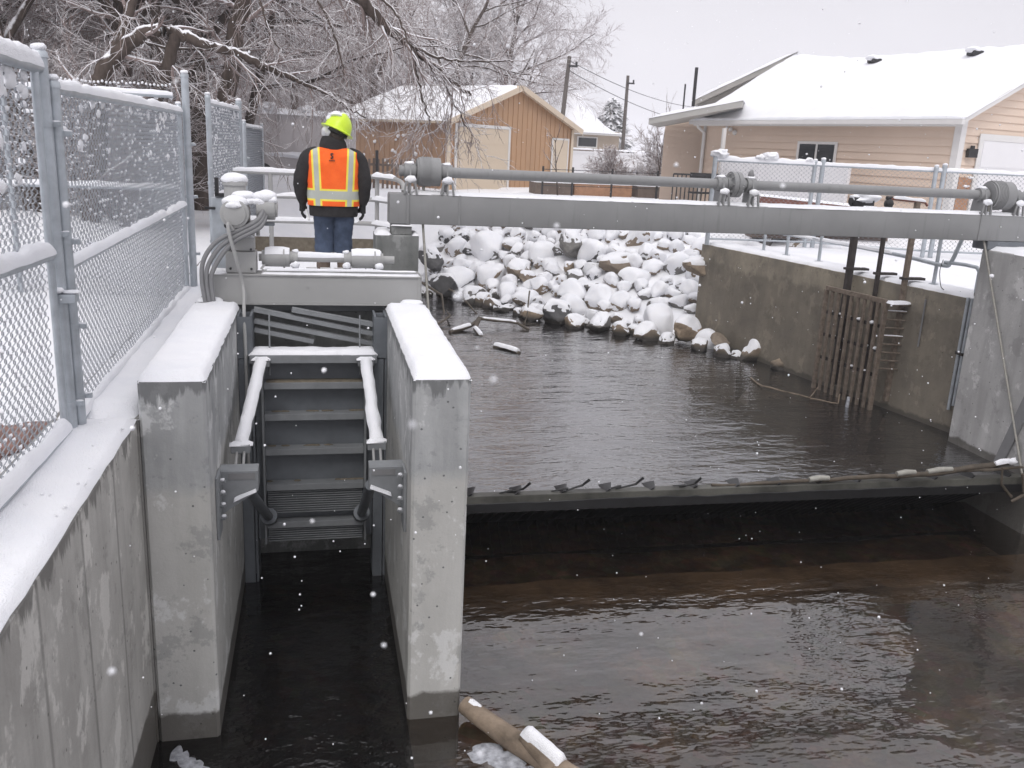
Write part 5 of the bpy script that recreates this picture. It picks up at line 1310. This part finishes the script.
for i, (x0, y0, x1, y1, z) in enumerate(((9.6, 18.6, 12.4, 18.0, .52), (9.3, 18.0, 12.2, 17.4, .28))):
    o = obj('plank', MB().obox((x0, y0, z+.18-.0), (x1, y1, z), .10, .20), 'brickred', t, 20, .01)
    m = MB(); snow_slab(m, (x0, y0-.05, z+.28), (x1, y1-.05, z+.10), (x1, y1+.35, z+.10), (x0, y0+.35, z+.28), .05, .1); obj('snow_cap', m, 'snow', o, 60)
obj('backing', MB().prism([(9.4, 18.4, -.1), (12.4, 17.8, -.1), (12.4, 17.8, .3), (9.4, 18.4, .5)], (.1, .5, 0)), 'plank', t)

t = thing('trailer', 'weathered white box trailer with a lumpy snowy roof behind the guardrail', 'trailer', (-1, 33, 0))
mb = MB().box((-2.35, 32, .25), (1.3, 34.6, 2.28)); obj('body', mb, 'trailer', t, 20, .03)
mb = MB()
for i in range(8): mb.box((-2.2+i*.48, 31.975, .3), (-2.17+i*.48, 31.998, 2.25))
mb.box((-2.33, 31.97, .95), (1.28, 31.997, 1.0)); obj('side_rib', mb, 'trailer', t)
m = MB(); snow_slab(m, (-2.4, 31.9, 2.28), (1.35, 31.9, 2.28), (1.35, 34.7, 2.28), (-2.4, 34.7, 2.28), .18, .3, .05, .2, .1); m.ball((-1.6, 32.2, 2.5), .25, 3, (1.5, 1, .6), .5).ball((-.3, 32.2, 2.48), .2, 3, (1.5, 1, .6), .5)
m.ball((-.6, 31.8, .98), .3, 3, (3.2, .4, .3), .5); obj('snow_cap', m, 'snow', t, 60)
for x in (-1.8, .8): obj('wheel', MB().cyl((x, 31.95, .35), (x, 32.2, .35), .33, n=20), 'iron', t, 40)

def pole(x, y, top, label, lean=0., arms=()):
    t = thing('utility_pole', label, 'utility pole', (x, y, 0), 'utility poles beyond the garage')
    obj('pole_shaft', MB().cyl((x, y, -.3), (x+lean, y, top), .12, .085, n=12), 'pole', t, 40)
    b = MB().box((x+lean-.03, y-.2, top-.45), (x+lean+.35, y-.08, top-.37)).cyl((x+lean+.3, y-.14, top-.37), (x+lean+.3, y-.14, top-.22), .05, n=8); obj('insulator_bracket', b, 'iron', t, 40)
pole(10.55, 40.2, 5.55, 'leaning utility pole rising right behind the tan garage roof', .35)
pole(17.0, 50.0, 5.72, 'straight utility pole in front of the snowy evergreen')
def wire(a, b, sag, label):
    a, b = Vector(a), Vector(b); P = [a.lerp(b, i/24)-Vector((0, 0, sag*(1-(i/12-1)**2))) for i in range(25)]
    setp(obj('power_line', MB().tube(P, .016, 5), 'iron', None, 60), label, 'wire', 'power lines')
wire((10.95, 40.2, 5.35), (27.5, 62, 4.9), .5, 'upper power line sagging from the leaning pole past the straight pole')
wire((10.95, 40.2, 4.95), (24, 56, 3.6), .35, 'lower power line sagging from the leaning pole towards the peach house')

t = thing('picket_fence', 'short brown picket fence against the side of the tan garage', 'fence', (2.5, 32.6, 0))
mb = MB()
for i in range(13): mb.box((1.75+i*.16, 32.6, -.05), (1.83+i*.16, 32.63, .95+.03*(i % 2)))
obj('picket', mb, 'plank', t); obj('rail', MB().box((1.7, 32.635, .25), (3.9, 32.67, .33)).box((1.7, 32.635, .72), (3.9, 32.67, .80)), 'plank', t)
obj('post', MB().box((2.0, 32.5, -.1), (2.1, 32.59, 1.25)), 'iron', t)
t = thing('garden_wire_fence', 'thin dark wire garden fence on posts in front of the tan garage door', 'fence', (9.5, 31, 0))
for x, y in ((7.6, 30.6), (8.75, 30.9), (10.3, 31.2), (12.1, 31.4), (14.0, 31.5)): obj('post', MB().box((x-.03, y-.03, -.1), (x+.03, y+.03, 1.0)), 'iron', t)
mb = MB()
for z in (.35, .62, .9): mb.tube([(7.6, 30.6, z), (8.75, 30.9, z), (10.3, 31.2, z), (12.1, 31.4, z), (14.0, 31.5, z)], .012, 5)
obj('wire', mb, 'iron', t, 60)
for x0, x1, y, m_, lab in ((7.6, 9.0, 31.6, 'plank', 'dark brown raised garden box under snow, nearest the garage door'), (9.1, 11.3, 31.8, 'planter', 'orange timber raised garden box between the two dark ones'), (11.5, 12.9, 31.7, 'plank', 'dark brown raised garden box beside the thin tall shrub')):
    t = thing('garden_box', lab, 'planter', ((x0+x1)/2, y, 0), 'raised garden boxes')
    obj('box_side', MB().box((x0, y, -.1), (x1, y+1.0, .42)), m_, t, 20, .01); m = MB(); snow_slab(m, (x0, y, .42), (x1, y, .42), (x1, y+1, .42), (x0, y+1, .42), .12, .12, .03, .12); obj('snow_cap', m, 'snow', t, 60)
t = thing('iron_railing', 'black patio railing with a bench behind it beside the peach house', 'railing', (11, 25, 0))
mb = MB()
for i in range(16): p = Vector((10.2, 25.2, 0)).lerp(Vector((12.0, 24.8, 0)), i/15); mb.box((p.x-.015, p.y-.015, -.1), (p.x+.015, p.y+.015, 1.05))
mb.obox((10.2, 25.2, 1.05), (12.0, 24.8, 1.05), .05, .05).obox((10.2, 25.2, .2), (12.0, 24.8, .2), .04, .04); obj('baluster_panel', mb, 'iron', t)
obj('bench_back', MB().box((10.9, 25.6, .7), (12.2, 25.65, 1.1)).box((10.9, 25.3, .5), (12.2, 25.7, .55)), 'iron', t)
for xx in (.98, ): pass
# patch of bare earth by the near gate
mb = MB().ball((-2.15, 5.75, -.42), .42, 3, (.9, 1.5, .32), .8, 0, 5)
setp(obj('bare_soil', mb, 'soil', None, 60), 'reddish brown patch of bare earth behind the nearest gate', 'soil', None, 'stuff')

# ------------------------------------------------------------------ trees
class Tubes:
    """many thin tapered branches, built straight into arrays"""
    def __init__(s): s.V = []; s.F = []; s.n = 0
    def add(s, P, R, sides):
        P = np.asarray(P, float); R = np.asarray(R, float); k = len(P)
        T = np.gradient(P, axis=0); T /= np.linalg.norm(T, axis=1)[:, None]+1e-9
        ref = np.array([0., 0., 1.]) if abs(T[0, 2]) < .9 else np.array([1., 0., 0.])
        A = np.cross(T, ref); A /= np.linalg.norm(A, axis=1)[:, None]+1e-9; B = np.cross(T, A)
        q = np.arange(sides)*2*PI/sides
        ring = P[:, None]+R[:, None, None]*(A[:, None]*np.cos(q)[None, :, None]+B[:, None]*np.sin(q)[None, :, None])
        s.V.append(ring.reshape(-1, 3))
        i = np.arange(k-1)[:, None]*sides; j = np.arange(sides)[None]; j2 = (j+1) % sides
        s.F.append((np.stack([i+j, i+j2, i+sides+j2, i+sides+j], -1).reshape(-1, 4))+s.n); s.n += k*sides
    def mesh(s, name, mats, smooth=True):
        V = np.concatenate(s.V); F = np.concatenate(s.F); me = bpy.data.meshes.new(name)
        me.vertices.add(len(V)); me.vertices.foreach_set('co', V.ravel())
        me.loops.add(F.size); me.loops.foreach_set('vertex_index', F.ravel().astype(np.int32))
        me.polygons.add(len(F)); me.polygons.foreach_set('loop_start', (np.arange(len(F))*4).astype(np.int32))
        me.update(calc_edges=True); me.materials.append(M[mats])
        if smooth: me.shade_smooth()
        return me
def perp(d, rg):
    a = np.cross(d, rg.normal(size=3)); return a/(np.linalg.norm(a)+1e-9)
def grow(tb, rg, p, d, L, r, lev, spec):
    """one branch and everything that springs from it; spec per level: (segments, bend, upward pull, children, child length, child angle, start, sides)"""
    ns, bend, pull, kids, kl, ka, st, sides = spec[lev]
    P = [p]; D = [d]; st_l = L/ns
    for i in range(ns):
        d = d+rg.normal(size=3)*bend+np.array([0, 0, pull]); d /= np.linalg.norm(d); p = p+d*st_l; P.append(p); D.append(d)
    R = r*(1-.8*np.linspace(0, 1, ns+1)**1.1)
    tgt = tb[0] if lev <= spec[-1] else tb[1]
    tgt.add(P, R, sides)
    if lev+1 >= len(spec)-1: return
    n = max(1, int(kids*(.75+.5*rg.random())))
    for c in range(n):
        q = st+(1-st)*(c+rg.random())/n; x = q*ns; i = min(int(x), ns-1); f = x-i
        pp = P[i]*(1-f)+P[i+1]*f; dd = D[i]; a = ka*(.7+.6*rg.random())
        nd = dd*math.cos(a)+perp(dd, rg)*math.sin(a); nd /= np.linalg.norm(nd)
        grow(tb, rg, pp, nd, L*kl*(1.15-.55*q)*(.7+.6*rg.random()), max(R[i]*.55, spec_min[0]), lev+1, spec)
spec_min = [.006]
def make_tree(seed, H, r, spec, lean=(0, 0), rmin=.006, trunks=1, twigmat='twig'):
    rg = np.random.default_rng(seed); tb = (Tubes(), Tubes()); spec_min[0] = rmin
    for k in range(trunks):
        d = np.array([lean[0]+rg.normal()*.12*(trunks > 1), lean[1]+rg.normal()*.12*(trunks > 1), 1.]); d /= np.linalg.norm(d)
        grow(tb, rg, np.array([rg.normal()*.15*(trunks > 1), rg.normal()*.15*(trunks > 1), -.3]), d, H*(.85+.3*rg.random() if trunks > 1 else 1), r, 0, spec)
    return tb[0].mesh('trunk', 'bark'), tb[1].mesh('crown', twigmat)
def place_tree(meshes, name, label, x, y, z, rz=0, s=1, group='bare trees in the snowy thicket', cat='tree'):
    t = thing(name, label, cat, (x, y, z), group); t.rotation_euler = (0, 0, rz); t.scale = (s, s, s)
    for nm, me in zip(('trunk', 'crown'), meshes):
        o = bpy.data.objects.new(nm, me); COL.objects.link(o); o.parent = t
    return t
#            segs bend pull kids len angle start sides
BIG = [(10, .06, .05, 13, .5, .75, .34, 10), (8, .16, .03, 9, .5, .7, .2, 6), (6, .2, .01, 8, .5, .65, .15, 4), (4, .22, -.02, 6, .5, .6, .15, 3), (3, .25, -.03, 0, 0, 0, 0, 3), 1]
DROOP = [(10, .07, .04, 12, .52, .8, .33, 10), (8, .17, -.03, 10, .5, .75, .15, 6), (6, .2, -.06, 9, .5, .7, .12, 4), (4, .22, -.10, 6, .55, .6, .1, 3), (3, .22, -.12, 0, 0, 0, 0, 3), 1]
SHRUB = [(6, .15, .05, 12, .6, .6, .05, 5), (5, .2, .03, 9, .55, .6, .1, 4), (4, .22, .0, 7, .5, .6, .1, 3), (3, .25, 0, 0, 0, 0, 0, 3), 0]
T1 = make_tree(1, 11, .24, BIG, (.05, .0), .008); T2 = make_tree(2, 10, .17, DROOP, (.22, .0), .007); T3 = make_tree(3, 9, .16, BIG, (-.1, .1), .007)
T4 = make_tree(4, 8.5, .15, DROOP, (.3, -.1), .007, 3); T5 = make_tree(5, 2.8, .03, SHRUB, (0, 0), .005, 7)
FROST = [(10, .05, .05, 15, .5, .72, .28, 9), (8, .15, .03, 11, .5, .7, .15, 5), (6, .2, .01, 10, .5, .65, .12, 4), (4, .22, -.02, 8, .5, .6, .1, 3), (3, .25, -.03, 0, 0, 0, 0, 3), 1]
TF = make_tree(6, 13, .26, FROST, (.03, .02), .013, 1, 'twig_far'); TG = make_tree(9, 12, .26, DROOP, (.05, 0), .012, 1, 'twig_far')
def ray_x(px_, y):    # where a line of sight from the path falls at distance y
    return None
tl = 'slim bare tree with snow lined twigs in the thicket beyond the chain link fence'
spots = [ # (mesh, x, y, rotation, scale, label)
    (T4, -4.6, 19.5, .2, 1.0, 'clump of three leaning dark trunks just behind the snowy wire topped fence'),
    (T1, -2.55, 21.5, 1.3, 1.0, 'thick brown trunk standing between the tall corner post and the narrow fence panel'),
    (T3, -7.2, 21.0, .4, 1.0, 'dark straight tree at the corner behind the nearest gate'),
    (T1, -4.9, 17.6, 2.9, .8, None), (T3, -3.4, 19.0, 3.7, .9, None), (T2, -6.6, 18.8, 1.2, .9, None), (T4, -8.2, 20.0, 2.0, 1.0, None), (T2, -2.2, 24.5, 5.2, .9, None),
    (T2, -5.9, 23.0, 2.2, 1.0, None), (T3, -9.5, 24.5, 3.0, 1.0, None), (T2, -5.4, 26.0, .1, 1.05, None), (T1, -8.3, 28.0, 4.0, .9, None),
    (T4, -4.4, 27.5, .9, 1.0, None), (T2, -6.0, 30.0, 5.1, 1.1, None), (T3, -.6, 41.0, 1.0, 1.2, None), (T1, -3.8, 36.0, 2.1, 1.1, None), (T4, -10.5, 33.0, .5, 1.2, None), (T2, -12.5, 29, 1.7, 1.1, None),
    (T1, 3.1, 45.0, 3.3, 1.05, 'tall two limbed tree rising just behind the left slope of the tan garage roof'), (T2, 5.0, 49.0, 5.6, 1.2, None), (T2, -1.5, 44.0, 3.9, 1.2, None), (T3, 1.8, 50.0, 2.2, 1.3, None), (T4, -8, 41.0, 4.4, 1.4, None), (T1, -14.0, 40.0, .2, 1.2, None), (T2, -5.0, 52, 1.1, 1.4, None), (T4, 3.5, 57, 2.6, 1.5, None), (T3, -18, 46, 2.9, 1.4, None)]
for ms, x, y, rz, s, lab in spots: place_tree(ms, 'bare_tree', lab or tl, x, y, top_z(x, y)-.05, rz, s)
for i, (x, y, rz, s) in enumerate(((-3.6, 17.5, 0, 1.0), (-6.5, 18.5, 1, 1.1), (-8.8, 19.5, 2, 1.1), (-4.9, 22.5, 3, 1.2), (-4.6, 20.6, 4, .9), (-11, 23, 5, 1.3), (-4.4, 30.5, .5, 1.0), (-7.6, 25.0, 1.5, 1.3), (-5.2, 29.5, 2.5, 1.2), (-13.5, 26, 3.5, 1.5), (-9.5, 30.5, 4.5, 1.4))):
    place_tree(T5, 'bare_shrub', 'snowy bare thicket shrub of many thin stems beyond the chain link fence', x, y, top_z(x, y)-.1, rz, s, 'bare shrubs in the snowy thicket', 'shrub')
place_tree(TF, 'bare_tree', 'tall frosted tree standing alone against the sky above the garage peak', 11.35, 58, -.1, .6, 1.0, 'frosted trees behind the garage')
place_tree(TF, 'bare_tree', 'second frosted tree whose crown merges with the tall lone one behind the garage', 10.4, 62, -.1, 3.4, .92, 'frosted trees behind the garage')
place_tree(TG, 'bare_tree', 'broad frosted tree to the left of the tall lone one behind the garage', 6.8, 63, -.1, 2.0, 1.1, 'frosted trees behind the garage')
place_tree(TG, 'bare_tree', 'farthest frosted tree, low behind the pole and garage eave', 15.6, 70, -.1, 4.0, .75, 'frosted trees behind the garage')
place_tree(TF, 'bare_tree', 'frosted twig tops showing above the right end of the peach roof', 54, 62, -2, 1.0, .85, 'frosted trees behind the garage')

# arched limb over the fence and the long limb hanging over the garage, each on its own tree
def limb_tree(seed, label, paths, kids, spec, drop):
    rg = np.random.default_rng(seed); tb = (Tubes(), Tubes()); spec_min[0] = .0055
    for pi_, (pts, r0, r1, kd) in enumerate(paths):
        P = np.array([list(p) for p in bez(pts, 8)]); R = np.linspace(r0, r1, len(P)); P[1:-1] += rg.normal(size=P[1:-1].shape)*.012
        tb[0].add(P, R, 9)
        for c in range(kd):
            q = .12+.88*(c+rg.random())/kd; i = min(int(q*(len(P)-1)), len(P)-2); dd = P[i+1]-P[i]; dd /= np.linalg.norm(dd)
            a = .75*(.6+.8*rg.random()); nd = dd*math.cos(a)+perp(dd, rg)*math.sin(a)+np.array([0, 0, drop]); nd /= np.linalg.norm(nd)
            grow((tb[1], tb[1]), rg, P[i], nd, rg.uniform(.45, 1.25), max(.007, R[i]*.4), 0, spec)
    x, y = paths[0][0][0][:2]; t = thing('bare_tree', label, 'tree', (x, y, paths[0][0][0][2]), 'bare trees in the snowy thicket')
    for nm, tt, mt in (('trunk', tb[0], 'bark'), ('crown', tb[1], 'twig')):
        o = bpy.data.objects.new(nm, tt.mesh(nm, mt)); COL.objects.link(o); put(o, t)
LS = [(5, .16, -.02, 5, .6, .6, .15, 4), (4, .2, -.05, 5, .5, .55, .15, 3), (3, .22, -.10, 0, 0, 0, 0, 3), -1]
limb_tree(31, 'dark tree whose arched limb bends over to the right above the chain link fences', [
    ([(-3.75, 16.2, -.2), (-3.5, 16.1, 1.2), (-3.37, 16, 2.30), (-3.12, 16, 2.68), (-2.65, 16, 3.08), (-2.2, 16, 3.10), (-1.75, 16, 2.96), (-1.25, 16, 2.85), (-.82, 16, 2.68), (-.35, 16, 2.50)], .16, .045, 10),
    ([(-.35, 16, 2.50), (.06, 16, 2.36), (.47, 15.9, 2.12), (.8, 15.8, 1.95)], .035, .012, 9),
    ([(-2.2, 16, 3.08), (-2.45, 16.1, 2.3), (-2.9, 16.2, 1.2), (-3.2, 16.3, -.2)], .09, .13, 4),
    ([(-3.3, 16, 2.4), (-3.0, 16.3, 3.2), (-2.7, 16.6, 4.4), (-2.6, 16.8, 6)], .10, .06, 8)], 0, LS, .1)
limb_tree(32, 'tree reaching a long snow lined limb down in front of the tan garage roof', [
    ([(-1.9, 18.6, -.2), (-1.7, 18.4, 2), (-1.2, 18, 4.2), (-.5, 17, 4.9), (.35, 16, 4.15), (1.13, 16, 3.45), (1.68, 16, 3.05), (2.07, 16, 2.77), (2.6, 16, 2.42)], .19, .025, 30),
    ([(1.45, 16, 3.2), (2.0, 15.8, 3.0), (2.6, 15.7, 2.95), (3.2, 15.6, 3.0)], .03, .012, 14), ([(1.6, 16, 3.1), (1.65, 15.9, 2.7), (1.8, 15.8, 2.2), (1.9, 15.8, 1.9)], .028, .010, 12),
    ([(2.07, 16, 2.77), (2.3, 15.9, 2.3), (2.55, 15.8, 1.85)], .022, .008, 12), ([(.35, 16, 4.15), (.9, 15.6, 3.9), (1.3, 15.4, 3.5), (1.5, 15.3, 3.0)], .035, .012, 14),
    ([(-.5, 17, 4.9), (-.2, 16.2, 4.2), (.25, 15.8, 3.3), (.45, 15.6, 2.6)], .035, .010, 14), ([(-.5, 17, 4.9), (-.9, 16.4, 4.2), (-.8, 16.0, 3.4), (-.55, 15.8, 2.9)], .03, .010, 12)], 0, LS, -.25)
random.seed(5)
# small garden trees
SAP = [(7, .04, .03, 9, .5, .6, .35, 6), (4, .08, .10, 3, .4, .5, .3, 4), (3, .1, .05, 0, 0, 0, 0, 3), 1]
TS = make_tree(41, 2.4, .035, SAP, (0, 0), .012); place_tree(TS, 'sapling', 'small forked sapling with snowy arms in front of the tan garage', 8.3, 31.0, -.1, 0, 1.0, 'garden saplings')
place_tree(make_tree(42, 3.4, .03, SAP, (.12, 0), .01), 'sapling', 'tall thin sapling in front of the patio', 12.5, 32.5, -.1, 1, 1.0, 'garden saplings')
place_tree(make_tree(43, 1.8, .03, SHRUB, (0, 0), .014, 4), 'bare_shrub', 'frosted garden shrub in front of the white vinyl fence', 10.8, 33.5, -.1, 1, .9, 'garden shrubs', 'shrub')
place_tree(make_tree(44, 2.3, .03, SHRUB, (0, 0), .014, 5), 'bare_shrub', 'tall frosted garden shrub beside the thin sapling', 13.3, 33.5, -.1, 2, .9, 'garden shrubs', 'shrub')
def needle_mesh(seed, prof, n, size):
    rnd = random.Random(seed); mb = MB()
    for i in range(n):
        z = rnd.random()**.8; rr = prof(z)*(.35+.65*rnd.random()**.5); a = rnd.uniform(0, 6.283)
        c = Vector((math.cos(a)*rr, math.sin(a)*rr, z+rnd.gauss(0, .015))); o = Vector((math.cos(a), math.sin(a), -.25+rnd.gauss(0, .3))).normalized(); sd = o.cross(Vector((0, 0, 1))).normalized(); s = size*rnd.uniform(.6, 1.4)
        mb.add([c-o*s*.4, c+sd*s*.28+o*s*.1, c+o*s, c-sd*s*.28+o*s*.1, c+Vector((0, 0, s*.14))], [(0, 1, 4), (1, 2, 4), (2, 3, 4), (3, 0, 4)])
    return mb
t = thing('evergreen', 'snow dusted dark evergreen tree between the beige house and the peach house', 'tree', (19.5, 60, 0))
mb = needle_mesh(3, lambda z: .62*(1-z)**.7*(.75+.25*math.sin(z*34))+.02, 2600, .10); mb.v = [(19.5+v[0]*3.6, 60+v[1]*3.6, .3+v[2]*4.6) for v in mb.v]; obj('crown', mb, 'needle', t, 0, 0, False)
obj('trunk', MB().cyl((19.5, 60, -.2), (19.5, 60, 4.4), .16, .03, n=8), 'bark', t)
t = thing('dark_bush', 'round dark green bush under snow by the thin sapling', 'bush', (12.9, 34.5, 0))
mb = needle_mesh(4, lambda z: .8*math.sqrt(max(0, 1-(z-.3)**2/.6)), 1300, .13); mb.v = [(13.0+v[0]*1.0, 35.5+v[1]*1.0, v[2]*1.1) for v in mb.v]; obj('crown', mb, 'needle', t, 0, 0, False)
m = MB().ball((13.0, 35.3, .95), .5, 3, (1.1, .9, .35), .7); obj('snow_cap', m, 'snow', t, 60)
# the far wood that closes the view on the left
rg = np.random.default_rng(77); tb = Tubes()
for i in range(5200):
    x = rg.uniform(-60, 7); y = rg.uniform(58, 85); h = rg.uniform(2, 11); p = np.array([x, y, rg.uniform(0, 6)]); d = np.array([rg.normal()*.35, rg.normal()*.3, 1.]); d /= np.linalg.norm(d)
    q = p+d*h*.4; tb.add([p, (p+q)/2+rg.normal(size=3)*.12, q], [.07, .05, .02], 3)
    for k in range(7):
        f = rg.random(); a = p*(1-f)+q*f; dd = rg.normal(size=3)+np.array([0, 0, .5]); dd /= np.linalg.norm(dd); tb.add([a, a+dd*rg.uniform(.6, 1.6)], [.024, .012], 3)
o = bpy.data.objects.new('far_wood', tb.mesh('far_wood', 'twig_far')); COL.objects.link(o); setp(o, 'far tangle of bare snowy woodland closing the view beyond the fence', 'woodland', None, 'stuff')

# ------------------------------------------------------------------ falling snow
rnd = random.Random(99); bm = bmesh.new(); bmesh.ops.create_icosphere(bm, subdivisions=1, radius=1); bv = [v.co.copy() for v in bm.verts]; bf = [tuple(v.index for v in f.verts) for f in bm.faces]; bm.free()
mb = MB()
for i in range(2600):
    y = 1.6+22*rnd.random()**.8; x = y*rnd.uniform(-.42, .95); z = rnd.uniform(-2.6, 5.5) if y > 4 else rnd.uniform(-2.6, 3)
    r = rnd.uniform(.003, .0062)*(1.6 if rnd.random() < .06 else 1)
    mb.add([(x+v.x*r, y+v.y*r, z+v.z*r*rnd.uniform(.8, 1.3)) for v in bv], bf)
for i in range(16):      # flakes drifting close by
    y = rnd.uniform(.5, 1.3); c = Vector((y*rnd.uniform(-.3, .75), y, 1.6-y*rnd.uniform(-.1, .8))); r = rnd.uniform(.002, .0036)
    mb.add([tuple(c+v*r) for v in bv], bf)
setp(obj('falling_snow', mb, 'snow', None, 80, 0, False), 'snowflakes drifting down through the whole scene', 'snow', None, 'stuff')

# ------------------------------------------------------------------ snowy air
hm, hnt, hb, ho = new_mat('haze'); hnt.nodes.remove(hb)
hv = N(hnt, 'ShaderNodeVolumePrincipled'); hv.inputs['Color'].default_value = (.97, .97, 1.0, 1); hv.inputs['Density'].default_value = .0012; hv.inputs['Anisotropy'].default_value = .2
hnt.links.new(hv.outputs[0], ho.inputs['Volume']); M['haze'] = hm
setp(obj('haze', MB().box((-720, -40, -4.6), (830, 930, 18)), 'haze', None, 0), 'thin grey snowy air over the whole place', 'haze', None, 'stuff')

# ------------------------------------------------------------------ light, sky, camera
W = bpy.data.worlds.new('World'); S.world = W; W.use_nodes = True; nt = W.node_tree
bg = nt.nodes['Background']; sky = nt.nodes.new('ShaderNodeTexSky'); sky.sky_type = 'NISHITA'; sky.sun_disc = False
EL, AZ = math.radians(52), math.radians(200)
sky.sun_elevation = EL; sky.sun_rotation = AZ; sky.air_density = 1.0; sky.dust_density = 3.0
bw = N(nt, 'ShaderNodeRGBToBW'); nt.links.new(sky.outputs[0], bw.inputs[0])
# an overcast sky: grey, even, a little brighter overhead
tc = N(nt, 'ShaderNodeTexCoord'); sx_ = N(nt, 'ShaderNodeSeparateXYZ'); nt.links.new(tc.outputs['Generated'], sx_.inputs[0])
cl = ramp(nt, sx_.outputs['Z'], [(0, (4.75, 4.65, 5.0)), (.22, (4.6, 4.5, 4.85)), (.55, (6.4, 6.3, 6.7)), (1, (7.8, 7.7, 8.1))])
cloud = noise_tex(nt, coords(nt, (1, 1, 2.5), 'Generated'), 2.2, 4, .5)
cl = mixc(nt, 1.0, cl, ramp(nt, cloud, [(.3, g(.95)), (.7, g(1.05))]), 'MULTIPLY')
fin = mixc(nt, .90, bw.outputs[0], cl)
nt.links.new(fin, bg.inputs['Color']); bg.inputs['Strength'].default_value = .1
sun = bpy.data.lights.new('sun', 'SUN'); sun.energy = .6; sun.angle = math.radians(25); sun.color = (1, .97, .93)
so = bpy.data.objects.new('sun', sun); COL.objects.link(so)
sd_ = Vector((math.sin(AZ)*math.cos(EL), math.cos(AZ)*math.cos(EL), math.sin(EL)))
so.rotation_euler = sd_.to_track_quat('Z', 'Y').to_euler()
cam = bpy.data.cameras.new('camera'); co = bpy.data.objects.new('camera', cam); COL.objects.link(co); S.camera = co
R3 = ((.9773073136313277, -.00898417144947512, .21163577057313318), (-.20656802841333347, -.2616528359902224, .9427976681429066), (.04690484367467512, -.9651202402196527, -.25757107282886804))
co.matrix_world = Matrix([(r[0], -r[1], -r[2], t_) for r, t_ in zip(R3, (0, 0, 1.6))]+[(0, 0, 0, 1)])
cam.dof.use_dof = True; cam.dof.focus_distance = 8.5; cam.dof.aperture_fstop = 5.0
cam.sensor_width = 36; cam.lens = 890*36/1024; cam.clip_start = .05; cam.clip_end = 3000
S.view_settings.view_transform = 'Standard'; S.view_settings.look = 'None'; S.view_settings.exposure = .86; S.view_settings.gamma = 1
S.render.engine = 'CYCLES'; S.cycles.max_bounces = 8; S.cycles.volume_bounces = 1; S.cycles.transparent_max_bounces = 12; S.cycles.use_denoising = True
